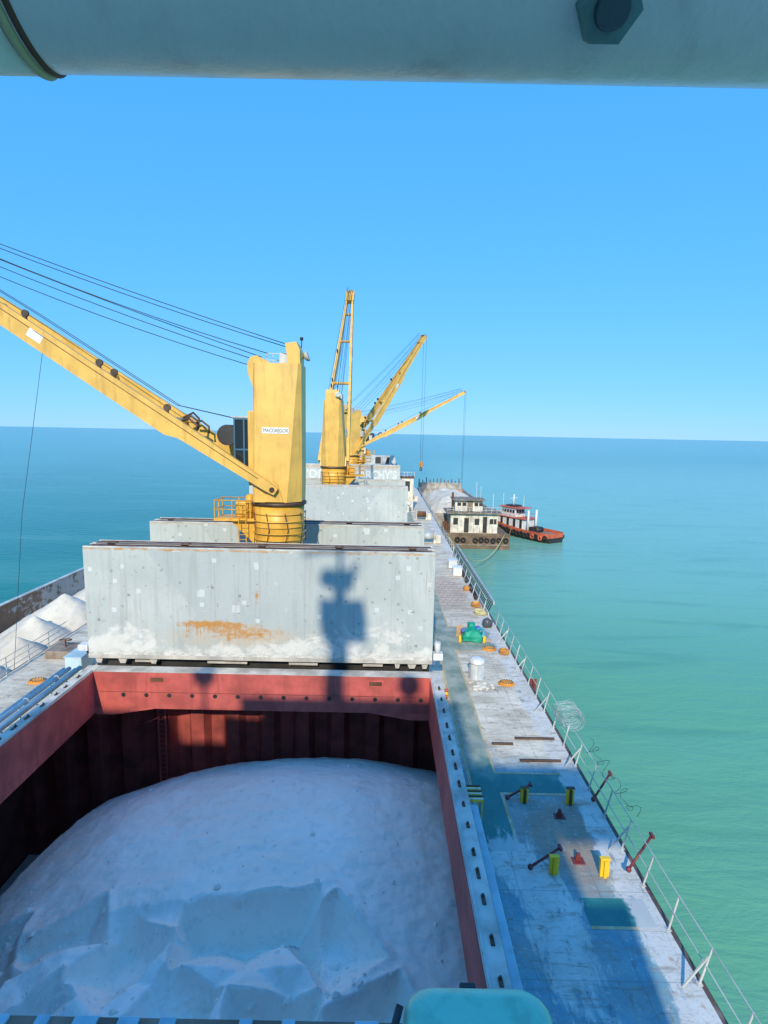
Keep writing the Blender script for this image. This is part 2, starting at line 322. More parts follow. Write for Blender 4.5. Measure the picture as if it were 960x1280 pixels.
def water_mat():
    t = NT('sea_water', 0.16, spec=0.17); w = t.coords(world=True)
    t.b.inputs['IOR'].default_value = 1.33
    x, y, z = t.sep(w)[:3]
    big = t.noise(t.scale(w, (0.010, 0.004, 1)), 1.0, 4, 0.55)
    # silty shallows alongside the ship's starboard, clearer blue-green water to port and out at sea
    side = t.ramp(t.math('ADD', t.math('SUBTRACT', x, t.math('MULTIPLY', y, 0.10)), t.math('MULTIPLY', t.math('SUBTRACT', big, 0.5), 40.0)), -25, 28)
    silt = t.math('MULTIPLY', side, t.ramp(y, 110, 15, 0.0, 1.0))
    milk = t.math('MULTIPLY', side, t.math('MULTIPLY', t.ramp(y, 20, 75), t.ramp(y, 600, 120, 0.12, 1.0)))
    c = t.mix(t.ramp(big, 0.3, 0.7), (0.006, 0.185, 0.145), (0.012, 0.215, 0.165))
    c = t.mix(milk, c, (0.19, 0.45, 0.35))
    c = t.mix(silt, c, (0.15, 0.41, 0.235))
    st = t.noise(t.scale(w, (0.015, 0.07, 1)), 1.0, 6, 0.65, 0.5)
    c = t.mix(t.math('MULTIPLY', t.ramp(st, 0.45, 0.68), 0.28), c, (0.13, 0.38, 0.30))
    st2 = t.noise(t.scale(w, (0.05, 0.25, 1)), 1.0, 5, 0.65, 0.6)
    c = t.mix(t.math('MULTIPLY', t.ramp(st2, 0.5, 0.7), 0.20), c, (0.005, 0.13, 0.12))
    t.color(c)
    a = t.noise(t.scale(w, (0.22, 0.6, 1)), 1.0, 5, 0.6, 0.4); b = t.noise(t.scale(w, (0.9, 2.2, 1)), 1.0, 3, 0.6)
    t.bump(t.math('ADD', a, t.math('MULTIPLY', b, 0.22)), 0.17, 1.0)
    return t.m
M_water = water_mat()

# ------------------------------------------------------------------ mesh helpers
class MB:
    def __init__(s): s.bm = bmesh.new()
    def box(s, c, size, rot=None, bev=0.0):
        r = bmesh.ops.create_cube(s.bm, size=1.0)
        vs_ = r['verts']; bmesh.ops.scale(s.bm, vec=size, verts=vs_)
        if bev:
            es = list({e for v in vs_ for e in v.link_edges})
            rr = bmesh.ops.bevel(s.bm, geom=es, offset=bev, segments=2, affect='EDGES', profile=0.5)
            vs_ = list({v for f in rr['faces'] for v in f.verts} | {v for v in vs_ if v.is_valid})
        if rot is not None: bmesh.ops.rotate(s.bm, cent=(0, 0, 0), matrix=rot, verts=vs_)
        bmesh.ops.translate(s.bm, vec=c, verts=vs_)
        return s
    def bb(s, x0, x1, y0, y1, z0, z1, bev=0.0):
        return s.box(((x0 + x1) / 2, (y0 + y1) / 2, (z0 + z1) / 2), (abs(x1 - x0), abs(y1 - y0), abs(z1 - z0)), None, bev)
    def cyl(s, p0, p1, r0, r1=None, n=10, caps=True):
        p0, p1 = Vector(p0), Vector(p1); r1 = r0 if r1 is None else r1; d = p1 - p0
        q = d.to_track_quat('Z', 'Y')
        ra = [s.bm.verts.new(p0 + q @ Vector((math.cos(2 * math.pi * i / n) * r0, math.sin(2 * math.pi * i / n) * r0, 0))) for i in range(n)]
        rb = [s.bm.verts.new(p1 + q @ Vector((math.cos(2 * math.pi * i / n) * r1, math.sin(2 * math.pi * i / n) * r1, 0))) for i in range(n)]
        for i in range(n):
            f = s.bm.faces.new((ra[i], ra[(i + 1) % n], rb[(i + 1) % n], rb[i])); f.smooth = n > 6
        if caps: s.bm.faces.new(list(reversed(ra))); s.bm.faces.new(rb)
        return s
    def tube(s, pts, r, n=6):
        pts = [Vector(p) for p in pts]; prev = None; rings = []
        for i, p in enumerate(pts):
            d = (pts[min(i + 1, len(pts) - 1)] - pts[max(i - 1, 0)])
            q = d.to_track_quat('Z', 'Y')
            rr = r[i] if isinstance(r, (list, tuple)) else r
            rings.append([s.bm.verts.new(p + q @ Vector((math.cos(2 * math.pi * k / n) * rr, math.sin(2 * math.pi * k / n) * rr, 0))) for k in range(n)])
        for a, b in zip(rings, rings[1:]):
            for k in range(n):
                f = s.bm.faces.new((a[k], a[(k + 1) % n], b[(k + 1) % n], b[k])); f.smooth = True
        s.bm.faces.new(list(reversed(rings[0]))); s.bm.faces.new(rings[-1])
        return s
    def torus(s, c, axis, R_, r, n=20, m=8):
        q = Vector(axis).to_track_quat('Z', 'Y'); c = Vector(c); rings = []
        for i in range(n):
            a = 2 * math.pi * i / n; o = Vector((math.cos(a), math.sin(a), 0))
            rings.append([s.bm.verts.new(c + q @ (o * (R_ + r * math.cos(2 * math.pi * k / m)) + Vector((0, 0, r * math.sin(2 * math.pi * k / m))))) for k in range(m)])
        for i in range(n):
            a, b = rings[i], rings[(i + 1) % n]
            for k in range(m):
                f = s.bm.faces.new((a[k], b[k], b[(k + 1) % m], a[(k + 1) % m])); f.smooth = True
        return s
    def loft(s, secs, smooth=False, caps=True):
        rings = [[s.bm.verts.new(p) for p in sec] for sec in secs]; n = len(rings[0])
        for a, b in zip(rings, rings[1:]):
            for k in range(n):
                f = s.bm.faces.new((a[k], a[(k + 1) % n], b[(k + 1) % n], b[k])); f.smooth = smooth
        if caps: s.bm.faces.new(list(reversed(rings[0]))); s.bm.faces.new(rings[-1])
        return s
    def prism(s, pts2, axis, a0, a1):
        def P(u, v, w): return {'x': (w, u, v), 'y': (u, w, v), 'z': (u, v, w)}[axis]
        return s.loft([[P(u, v, a0) for u, v in pts2], [P(u, v, a1) for u, v in pts2]])
    def quad(s, *ps):
        s.bm.faces.new([s.bm.verts.new(p) for p in ps]); return s
    def lathe(s, prof, n=20, c=(0, 0, 0)):
        c = Vector(c); rings = []
        for r, z in prof:
            rings.append([s.bm.verts.new(c + Vector((r * math.cos(2 * math.pi * k / n), r * math.sin(2 * math.pi * k / n), z))) for k in range(n)])
        for a, b in zip(rings, rings[1:]):
            for k in range(n):
                f = s.bm.faces.new((a[k], a[(k + 1) % n], b[(k + 1) % n], b[k])); f.smooth = True
        s.bm.faces.new(list(reversed(rings[0]))); s.bm.faces.new(rings[-1])
        return s
    def build(s, name, mat, parent=None, recalc=True):
        if recalc: bmesh.ops.recalc_face_normals(s.bm, faces=s.bm.faces[:])
        me = bpy.data.meshes.new(name); s.bm.to_mesh(me); s.bm.free()
        me.materials.append(mat)
        o = bpy.data.objects.new(name, me); COL.objects.link(o)
        if parent: o.parent = parent
        return o

def tag(o, label=None, cat=None, group=None, kind=None):
    if label: o['label'] = label
    if cat: o['category'] = cat
    if group: o['group'] = group
    if kind: o['kind'] = kind
    return o
def thing(name, label, cat, loc=(0, 0, 0), rz=0.0, group=None):
    o = bpy.data.objects.new(name, None); COL.objects.link(o); o.location = loc; o.rotation_euler = (0, 0, rz)
    o.empty_display_size = 0.3
    return tag(o, label, cat, group)
def link_copy(src, parent, loc=None, rot=None):
    c = src.copy(); COL.objects.link(c); c.parent = parent
    if loc is not None: c.location = loc
    if rot is not None: c.rotation_euler = rot
    return c
def catenary(a, b, sag, n=12):
    a, b = Vector(a), Vector(b)
    return [a.lerp(b, i / n) - Vector((0, 0, sag * 4 * (i / n) * (1 - i / n))) for i in range(n + 1)]
def text_mesh(body, size, extr, name, mat, parent, loc, rot, squeeze=1.0, bold=0.0):
    cu = bpy.data.curves.new(name, 'FONT'); cu.body = body; cu.size = size; cu.extrude = extr; cu.align_x = 'CENTER'; cu.align_y = 'CENTER'
    cu.offset = bold
    tmp = bpy.data.objects.new('tmp', cu); COL.objects.link(tmp)
    dg = bpy.context.evaluated_depsgraph_get(); me = bpy.data.meshes.new_from_object(tmp.evaluated_get(dg))
    bpy.data.objects.remove(tmp)
    me.materials.clear(); me.materials.append(mat)
    o = bpy.data.objects.new(name, me); COL.objects.link(o); o.parent = parent; o.location = loc; o.rotation_euler = rot; o.scale = (squeeze, 1, 1)
    return o
def grid_mesh(name, x0, x1, nx, y0, y1, ny, fn, mat, parent=None, clip=None):
    bm = bmesh.new(); vs_ = []
    for j in range(ny + 1):
        y = y0 + (y1 - y0) * j / ny
        vs_.append([bm.verts.new((x, y, fn(x, y))) for x in (x0 + (x1 - x0) * i / nx for i in range(nx + 1))])
    for j in range(ny):
        for i in range(nx):
            f = bm.faces.new((vs_[j][i], vs_[j][i + 1], vs_[j + 1][i + 1], vs_[j + 1][i])); f.smooth = True
    me = bpy.data.meshes.new(name); bm.to_mesh(me); bm.free(); me.materials.append(mat)
    o = bpy.data.objects.new(name, me); COL.objects.link(o)
    if parent: o.parent = parent
    return o

WATER_Z = -7.0
HB = 15.3                                   # half breadth at the deck edge
CI_P, CI_S, CY0, CY1, CT, CBOT = -8.65, 9.2, 6.0, 27.3, 1.6, -0.7     # near hatch coaming
# ================================================================== SETTING
# sea: one disc to the horizon
bm = bmesh.new(); rings = []; NS = 160
def foot(k):                       # outline of the ship's footprint, left open
    a = 2 * math.pi * k / NS; c_, s_ = math.cos(a), math.sin(a)
    tt = min(15.38 / max(abs(c_), 1e-6), 88.0 / max(abs(s_), 1e-6)); return (tt * c_, 55 + tt * s_, WATER_Z)
rings.append([bm.verts.new(foot(k)) for k in range(NS)])
for r in (150, 400, 1500, 6000, 20000, 80000):
    rings.append([bm.verts.new((r * math.cos(2 * math.pi * k / NS), 55 + r * math.sin(2 * math.pi * k / NS), WATER_Z)) for k in range(NS)])
for a, b in zip(rings, rings[1:]):
    for k in range(NS): bm.faces.new((a[k], b[k], b[(k + 1) % NS], a[(k + 1) % NS]))
me = bpy.data.meshes.new('sea'); bm.to_mesh(me); bm.free(); me.materials.append(M_water)
sea = bpy.data.objects.new('sea', me); COL.objects.link(sea); tag(sea, 'turquoise sea reaching to the horizon', 'sea', kind='structure')

# main deck with the near hatch open
def bow_half(y):
    if y <= 140: return HB
    u = (y - 140) / 38.0
    return max(0.3, HB * (1 - u ** 2.2))
m = MB()
def dq(x0, x1, y0, y1): m.quad((x0, y0, 0), (x1, y0, 0), (x1, y1, 0), (x0, y1, 0))
dq(-HB, CI_P - 0.1, CY0 - 0.1, CY1 + 0.1); dq(CI_S + 0.1, HB, CY0 - 0.1, CY1 + 0.1)
dq(-HB, HB, -34, CY0 - 0.1); dq(-HB, HB, CY1 + 0.1, 140)
ys = [140 + i * 2 for i in range(20)]
for a, b in zip(ys, ys[1:]):
    m.quad((-bow_half(a), a, 0), (bow_half(a), a, 0), (bow_half(b), b, 0), (-bow_half(b), b, 0))
deck = m.build('deck', M_deck, recalc=False); tag(deck, 'dusty grey steel main deck of the ship, coloured blue where the bridge shades it', 'deck', kind='structure')
# hull shell with rounded gunwale
prof = [(0.0, 0.0), (0.16, -0.05), (0.27, -0.2), (0.33, -0.5)]
mg, mh = MB(), MB()
ys = [-34, -10, 20, 50, 80, 110, 140] + [140 + i * 2 for i in range(1, 19)]
for s_ in (-1, 1):
    for a, b in zip(ys, ys[1:]):
        for (d0, z0), (d1, z1) in zip(prof, prof[1:]):
            mg.quad((s_ * (bow_half(a) + d0), a, z0), (s_ * (bow_half(b) + d0), b, z0), (s_ * (bow_half(b) + d1), b, z1), (s_ * (bow_half(a) + d1), a, z1))
        mh.quad((s_ * (bow_half(a) + 0.33), a, -0.5), (s_ * (bow_half(b) + 0.33), b, -0.5), (s_ * (bow_half(b) + 0.2), b, -13), (s_ * (bow_half(a) + 0.2), a, -13))
mh.quad((-HB - 0.33, -34, 0), (HB + 0.33, -34, 0), (HB, -34, -13), (-HB, -34, -13))
tag(mg.build('gunwale', M_gunwale), 'rounded rusty brown gunwale along the deck edge', 'gunwale', kind='structure')
tag(mh.build('hull', M_hull), 'dark hull side of the cargo ship', 'hull', kind='structure')

# painted walkways: sheets 4 mm above the deck, tan border lines 4 mm above those
m = MB(); Z1, Z2 = 0.004, 0.008
def sheet(mb, x0, x1, y0, y1, z): mb.quad((x0, y0, z), (x1, y0, z), (x1, y1, z), (x0, y1, z))
sheet(m, 10.5, 11.55, 17.2, 140, Z1); sheet(m, 11.55, 15.0, 20.35, 21.6, Z1); sheet(m, 11.55, 14.6, 35.2, 39.5, Z1); sheet(m, 13.0, 15.0, 14.3, 15.3, Z1)
tag(m.build('walkway_paint', M_walk, recalc=False), 'green painted walkway strips on the starboard deck', 'walkway', kind='structure')
m = MB()
sheet(m, 10.37, 10.5, 17.2, 140, Z2)
for a, b in ((17.2, 20.35), (21.6, 35.2), (39.5, 140)): sheet(m, 11.55, 11.67, a, b, Z2)
for y, xa in ((20.24, 11.67), (21.6, 11.67), (35.09, 11.67), (39.5, 11.67), (14.19, 13.0)): sheet(m, xa, 15.0, y, y + 0.11, Z2)
sheet(m, 14.6, 14.68, 35.2, 39.5, Z2)
tag(m.build('border_lines', M_line, recalc=False), 'tan lines edging the green walkways', 'painted line', kind='structure')

# ------------------------------------------------------------------ the near hold
m = MB()
m.quad((CI_S, 3.2, CBOT), (CI_S, 31, CBOT), (15.2, 31, -4.9), (15.2, 3.2, -4.9))
m.quad((CI_P, 3.2, CBOT), (CI_P, 31, CBOT), (-15.2, 31, -4.9), (-15.2, 3.2, -4.9))
m.quad((15.2, 3.2, -4.9), (15.2, 31, -4.9), (15.2, 31, -12.5), (15.2, 3.2, -12.5))
m.quad((-15.2, 3.2, -4.9), (-15.2, 31, -4.9), (-15.2, 31, -12.5), (-15.2, 3.2, -12.5))
m.quad((-15.2, 3.2, -0.02), (15.2, 3.2, -0.02), (15.2, 3.2, -12.5), (-15.2, 3.2, -12.5))
m.quad((-15.2, 3.2, -12.5), (15.2, 3.2, -12.5), (15.2, 31, -12.5), (-15.2, 31, -12.5))
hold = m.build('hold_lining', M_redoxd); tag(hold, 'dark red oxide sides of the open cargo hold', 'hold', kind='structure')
# corrugated forward bulkhead
m = MB(); pts = []; x = -15.2; ph = 0
while x < 15.2:
    for dx, dy in ((0.0, 0.0), (0.75, 0.0), (1.05, 0.55), (1.8, 0.55)):
        pts.append((x + dx, 31 - 0.55 + dy))
    x += 2.1
for a, b in zip(pts, pts[1:]): m.quad((a[0], a[1], -0.03), (b[0], b[1], -0.03), (b[0], b[1], -12.5), (a[0], a[1], -12.5))
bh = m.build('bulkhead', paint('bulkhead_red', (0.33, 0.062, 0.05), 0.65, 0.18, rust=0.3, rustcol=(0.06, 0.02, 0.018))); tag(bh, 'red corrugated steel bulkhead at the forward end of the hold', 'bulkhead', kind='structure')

# coaming of the near hatch: inner plating, top flange, brackets, cleats, holes
co = thing('hatch_coaming', 'red lined coaming round the open hatch full of white sand', 'hatch coaming', (0, 16, 0))
def off(o, root): o.location = Vector(o.location) - root.location; o.parent = root; return o
m = MB()
m.bb(CI_P - 0.05, CI_S + 0.05, CY1, CY1 + 0.05, -0.42, CT)                     # forward plate
off(m.build('forward_plate', M_redox), co)
for s_, xx in ((-1, CI_P), (1, CI_S)):
    m = MB(); m.prism([(xx, -0.42), (xx, -0.80), (xx - s_ * 1.0, -0.80), (xx - s_ * 3.2, -0.42)] if s_ < 0 else [(xx, -0.42), (xx - 3.2, -0.42), (xx - 1.0, -0.80), (xx, -0.80)], 'y', CY1 + 0.003, CY1 + 0.047)
    off(m.build('corner_gusset', M_redox), co)
m = MB(); m.bb(CI_P - 0.05, CI_P, CY0, CY1, CBOT, CT); off(m.build('side_plate', M_redox), co)
m = MB(); m.bb(CI_S, CI_S + 0.05, CY0, CY1, CBOT, CT); off(m.build('side_plate', M_redox), co)
m = MB(); m.bb(CI_P - 0.05, CI_S + 0.05, CY0 - 0.05, CY0, CBOT, CT); off(m.build('aft_plate', M_redox), co)
for s_, x0, x1 in ((-1, CI_P - 0.62, CI_P - 0.03), (1, CI_S + 0.03, CI_S + 0.62)):
    m = MB(); m.bb(x0, x1, CY0 - 0.6, CY1 + 0.75, CT, CT + 0.04, 0.01); off(m.build('top_flange', M_coamtop), co)
    m = MB(); m.bb(x1 - 0.045 if s_ > 0 else x0, x1 if s_ > 0 else x0 + 0.045, CY0 - 0.5, CY1 + 0.7, CT - 0.14, CT - 0.002); off(m.build('flange_edge', M_maroon), co)
    m = MB(); xr = x0 + 0.06 if s_ > 0 else x1 - 0.06
    m.bb(xr - 0.03, xr + 0.03, CY0, CY1, CT + 0.04, CT + 0.11); off(m.build('rubbing_bar', M_rail2), co)
    xo = x1 - 0.12 if s_ > 0 else x0 + 0.12
    m = MB(); m.bb(min(CI_S + 0.1, xo) if s_ > 0 else CI_P - 0.14, CI_S + 0.14 if s_ > 0 else CI_P - 0.1, CY0, CY1, 0, CT - 0.005); off(m.build('outer_plate', M_coamtop), co)
    y = CY0 + 0.8; br = None
    while y < CY1 - 0.4:
        xa = CI_S + 0.14 if s_ > 0 else CI_P - 0.14
        if br is None:
            m = MB(); m.prism([(0, 0.0), (s_ * 0.45, 0.0), (s_ * 0.36, 1.45), (0, 1.45)], 'y', -0.02, 0.02)
            br = m.build('bracket', M_coamtop); br.parent = co; br.location = Vector((xa, y, 0)) - co.location
        else: link_copy(br, co, Vector((xa, y, 0)) - co.location)
        y += 1.35
    # cleats and slots on the flange
    cl = None; y = 8.0; k = 0
    while y < CY1:
        p = Vector(((x0 + x1) / 2 + s_ * 0.05, y, CT + 0.06)) - co.location
        if cl is None:
            m = MB(); m.box((0, 0, 0), (0.11, 0.30, 0.05), None, 0.015); m.cyl((0, 0.08, 0.02), (0, 0.08, 0.09), 0.035, n=8)
            cl = m.build('cleat', M_brown); cl.parent = co; cl.location = p
        else:
            c_ = link_copy(cl, co, p); c_.scale = (1, 0.6 + 0.7 * rnd.random(), 1)
        y += 0.75 + 0.55 * rnd.random(); k += 1
m = MB(); m.bb(CI_P - 0.6, CI_S + 0.6, CY1 + 0.03, CY1 + 0.75, CT, CT + 0.035, 0.01); off(m.build('forward_flange', M_coamtop), co)
hl = None
for k in range(14):
    p = Vector((-7.1 + k * 1.22, CY1 - 0.012, 0.35)) - co.location
    if hl is None:
        m = MB(); m.cyl((0, -0.006, 0), (0, 0.02, 0), 0.115, n=14); hl = m.build('drain_hole', M_dark); hl.parent = co; hl.location = p
    else: link_copy(hl, co, p)
m = MB(); m.bb(CI_P + 0.1, CI_S - 0.1, CY1 - 0.012, CY1 - 0.002, 0.50, 0.53); off(m.build('weld_seam', M_redoxd), co)
for xx in (-5.7, 5.9):                                     # two recessed numbers plates
    m = MB(); m.bb(xx, xx + 0.85, CY1 - 0.03, CY1 - 0.003, 1.05, 1.42); fr = off(m.build('name_plate', M_redox), co)
    m = MB(); m.bb(xx + 0.08, xx + 0.77, CY1 - 0.05, CY1 - 0.031, 1.13, 1.35); o = m.build('plate_relief', M_rust); o.parent = fr
# hold ladder on the bulkhead
ld = thing('hold_ladder', 'red steel ladder on the bulkhead inside the hold', 'ladder', (-6.35, 30.2, -7))
for dx in (-0.2, 0.2):
    m = MB(); m.bb(dx - 0.04, dx + 0.04, -0.03, 0.03, 0, 6.9); m.build('stringer', M_redox, ld)
rg = None
for k in range(21):
    if rg is None:
        m = MB(); m.cyl((-0.2, 0, 0), (0.2, 0, 0), 0.018, n=6); rg = m.build('rung', M_redox, ld); rg.location = (0, 0, 0.3)
    else: link_copy(rg, ld, (0, 0, 0.3 + 0.31 * k))
for z in (5.35, 4.3):
    m = MB(); m.tube([(-1.2, -0.25, z - 0.1), (-0.8, -0.3, z), (-0.2, -0.2, z + 0.22)], 0.05, 6); m.build('guard_arm', M_redox, ld)

# ------------------------------------------------------------------ cargo in the hold
def fbm(x, y, s, o=4): return noise.fractal(Vector((x * s, y * s, 3.7)), 0.9, 2.1, o)
bites = [  # grab bites: x, y, half width, half length, depth, turn, wall slope
    (2.2, 16.6, 2.5, 1.4, 1.45, 0.12, 1.7), (-1.9, 15.7, 1.3, 1.5, 0.95, -0.55, 1.5), (-4.6, 17.0, 1.5, 1.1, 0.7, 0.45, 1.3), (5.2, 16.2, 1.2, 1.5, 1.0, 0.7, 1.8),
    (6.6, 14.0, 1.5, 0.8, 0.95, 0.55, 1.8), (3.6, 13.7, 1.5, 0.9, 1.0, 0.05, 1.6), (0.6, 14.0, 1.2, 0.9, 0.65, -0.35, 1.4), (-3.9, 14.0, 1.2, 0.9, 0.7, 0.85, 1.6),
    (-6.6, 15.2, 1.1, 1.3, 0.65, -0.25, 1.3), (-2.6, 12.6, 1.4, 0.7, 0.6, 0.25, 1.6), (-6.0, 12.9, 1.2, 0.8, 0.5, 0.7, 1.5), (1.4, 12.4, 1.1, 0.6, 0.5, 0.5, 1.5), (-7.6, 17.6, 1.0, 1.0, 0.45, 0.2, 1.2)]
facets = [(rnd.uniform(-9, 6), rnd.uniform(11.5, 16.8), rnd.uniform(0, 6.28), rnd.uniform(0.25, 0.55), rnd.uniform(-0.25, 0.25)) for _ in range(26)]
def sandz(x, y):
    z = -2.35 - 0.018 * (y - 23.0) ** 2 * (2.9 if y > 23 else 0.32) - 0.0
    z -= 0.020 * max(0, 2.5 - x) ** 2 + 0.045 * max(0, 2.5 - x) * 0.55
    z -= 0.055 * max(0, x - 4.5) ** 1.5
    z += 0.12 * fbm(x, y, 0.30) + 0.045 * fbm(x + 9, y, 1.1) + 0.05 * abs(fbm(x * 0.6 + 4, y * 1.3, 0.8, 5)) + 0.010 * fbm(x, y + 5, 3.1, 3)
    if y < 18.6:
        w = min(1, max(0, (17.9 + 0.6 * fbm(x, 1, 0.5) - y) / 0.8))
        h = max(fo + fs * (math.cos(fa) * (x - fx) + math.sin(fa) * (y - fy)) - 0.22 * ((x - fx) ** 2 + (y - fy) ** 2) for fx, fy, fa, fs, fo in facets)
        z += w * max(0, min(1, (6.0 - x) / 2.0)) * max(-0.7, h) * 1.05
    wob = 0.07 * fbm(x, y, 0.9, 6); wob2 = 0.07 * fbm(x + 31, y, 0.9, 6)
    for sx, sy, w_, l_, D, ro, sl in bites:
        dx, dy = x - sx, y - sy; u = dx * math.cos(ro) + dy * math.sin(ro) + wob; v = -dx * math.sin(ro) + dy * math.cos(ro) + wob2
        d = min((w_ - abs(u)) * sl, (l_ - v) * sl * 1.25, (v + l_) * 0.8, D + 0.18 * u)
        if d > 0: z += 0.09 * max(0, 1 - d / 0.14) - d
        elif d > -0.45: z += 0.09 * (1 + d / 0.45)
    z -= 0.85 * max(0, -9.6 - x + 0.22 * (y - 20))
    return max(z, -12.0)
sand = grid_mesh('sand_cargo', -15.1, 15.1, 400, 9.0, 30.95, 360, sandz, M_sand)
tag(sand, 'white sand heaped in the open cargo hold', 'sand', kind='stuff')
# crumbled lumps lying on the heap
lb_, lf_ = [], []
rl = random.Random(11)
for k in range(620):
    if k < 540:
        b0 = rl.choice(bites); x, y = b0[0] + rl.gauss(0, b0[2] * 0.75), b0[1] + rl.gauss(0, b0[3] * 0.85)
    else: x, y = rl.uniform(-8, 9), rl.uniform(11, 27)
    if not (-9 < x < 9.5 and 10.5 < y < 28): continue
    r_ = min(0.20, 0.03 + rl.expovariate(1 / 0.025)); z = sandz(x, y) + r_ * 0.25; n0 = len(lb_)
    P8 = [(1, 0, 0), (0.3, 0.9, 0.1), (-0.8, 0.6, 0), (-0.9, -0.5, 0), (0.2, -1, 0), (0.35, 0.2, 0.8), (-0.4, 0.1, 0.75), (0, 0, -0.6)]
    a0 = rl.random() * 6.28; ca, sa = math.cos(a0), math.sin(a0)
    for px, py, pz in P8:
        px, py, pz = px * rl.uniform(0.7, 1.2), py * rl.uniform(0.7, 1.2), pz * rl.uniform(0.7, 1.2)
        lb_.append((x + r_ * (px * ca - py * sa), y + r_ * (px * sa + py * ca), z + r_ * pz))
    for f in ((0, 1, 5), (1, 6, 5), (1, 2, 6), (2, 3, 6), (3, 4, 6), (4, 5, 6), (4, 0, 5), (1, 0, 7), (2, 1, 7), (3, 2, 7), (4, 3, 7), (0, 4, 7)): lf_.append(tuple(n0 + i for i in f))
me = bpy.data.meshes.new('sand_lumps'); me.from_pydata(lb_, [], lf_); me.materials.append(M_sand)
o = bpy.data.objects.new('sand_lumps', me); COL.objects.link(o); tag(o, 'crumbled lumps scattered over the sand in the hold', 'sand', kind='stuff')

# ================================================================== HATCH COVERS (folded pairs)
ZB, ZT, PT = 1.95, 8.1, 0.82
def hatch_cover(y_aft, label, mat, far=False, zt=ZT):
    t = thing('hatch_cover', label, 'hatch cover', (0, y_aft, ZB), group='folded hatch covers')
    H = zt - ZB
    for k in range(2):
        y0 = k * (PT + 0.16)
        m = MB(); m.bb(-9.4, 9.4, 0, PT, 0, H, 0.03)
        p = m.build('panel', mat, t); p.location = (0, y0, 0)
        m = MB(); m.bb(-9.25, 9.25, 0.10, PT - 0.10, H, H + 0.05); tr = m.build('seal_channel', M_rust, p)
        m = MB(); m.bb(-9.38, 9.38, 0.0, 0.09, H + 0.002, H + 0.09, 0.012); m.build('edge_bar', M_rail2, p)
        m = MB(); m.bb(-9.38, 9.38, PT - 0.09, PT, H + 0.002, H + 0.075, 0.012); m.build('edge_bar', M_rail2, p)
        if not far:
            wp = None
            for xx in (-9.52, 9.52):
                m = MB(); m.cyl((xx - 0.1, 0.4, 0.3), (xx + 0.1, 0.4, 0.3), 0.22, n=14); m.build('wheel', M_dark, p)
    if not far:
        hg = None
        for xx in (-8.2, -4.2, 0, 4.2, 8.2):
            if hg is None:
                m = MB(); m.box((0, 0, 0.06), (0.4, 0.5, 0.12), None, 0.03); m.cyl((-0.25, 0, 0.10), (0.25, 0, 0.10), 0.07, n=10)
                hg = m.build('hinge', M_brown, t); hg.location = (xx, PT + 0.08, H)
            else: link_copy(hg, t, (xx, PT + 0.08, H))
        m = MB(); m.cyl((-8.9, 0.5, H + 0.16), (9.0, 0.5, H + 0.16), 0.035, n=6); m.build('pipe', M_brown, t)
        # feet and machinery in the gap below
        ft = None
        for k, xx in enumerate((-8.9, -7.6, -5.9, 7.5, 8.3, 9.0)):
            if ft is None:
                m = MB(); m.prism([(-0.22, 0), (0.22, 0), (0.12, -0.32), (-0.12, -0.32)], 'y', 0.1, 0.6); ft = m.build('foot', M_coamtop, t); ft.location = (xx, 0, 0)
            else:
                c_ = link_copy(ft, t, (xx, 0, 0)); c_.scale = (0.6 + 0.8 * rnd.random(), 1, 1)
        m = MB(); m.bb(-9.3, 9.3, 0.62, 0.70, -1.9, -0.02); m.build('gap_shade', M_dark, t)  # dark sheet added to block light so the gap reads black
        for xx, ww, zz in ((-7.0, 1.2, -0.12), (-3.0, 2.2, -0.2), (1.5, 1.6, -0.14), (5.6, 1.1, -0.16)):
            m = MB(); m.bb(xx, xx + ww, 0.25, 0.45, -0.32, zz, 0.02); m.build('stopper', M_coamtop, t)
        m = MB(); m.bb(-9.4, 9.4, -0.035, -0.003, 0.0, 0.22, 0.01); m.build('foot_rail', M_coamtop, t)
    return t
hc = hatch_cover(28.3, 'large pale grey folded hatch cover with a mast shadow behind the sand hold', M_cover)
m = MB(); m.bb(9.45, 10.0, 0.1, 0.55, 0.15, 0.55, 0.05); m.cyl((9.7, 0.3, 0.5), (9.7, 0.3, 1.15), 0.16, n=12); m.build('hydraulic_arm', M_white, hc)
m = MB(); m.bb(-10.0, -9.45, 0.0, 0.6, 0.35, 0.7, 0.05); m.build('hydraulic_arm', M_white, hc)
hatch_cover(36.6, 'low pale grey hatch cover with a rusty top edge just beyond the nearest yellow crane', M_cover2)
hatch_cover(64.0, 'pale grey hatch cover with faint stains at the foot of the second yellow crane', M_cover2, True)
hatch_cover(73.0, 'thin strip of grey hatch cover top beyond the second crane', M_cover2, True)
h3 = hatch_cover(99.0, 'far grey hatch cover with large white letters', M_cover2, True, 8.6)
text_mesh("'DE", 2.1, 0.012, 'lettering', M_letter, h3, (-6.1, -0.02, 4.9), (R(90), 0, 0), 1.0, 0.05)
text_mesh("'ARCHY'S", 2.1, 0.012, 'lettering', M_letter, h3, (5.2, -0.02, 4.9), (R(90), 0, 0), 0.82, 0.05)
# half-open cover further forward, leaning, with two rectangular openings
t = thing('hatch_cover', 'far grey hatch cover leaning half open with two dark openings', 'hatch cover', (0, 129, 6.9), group='folded hatch covers')
m = MB(); m.prism([(-8.5, 0), (9.6, 0), (8.7, 2.4), (-8.0, 2.4)], 'y', 0, 0.8); m.build('panel', M_grey, t)
for x0, sl in ((4.3, 0.0), (6.6, 0.5)):
    m = MB(); m.prism([(x0, 0.45), (x0 + 1.3 - sl * 0.9, 0.45), (x0 + 1.3 - sl * 0.4, 2.0), (x0 + sl, 2.0)], 'y', -0.02, -0.003); m.build('opening', M_dark, t)
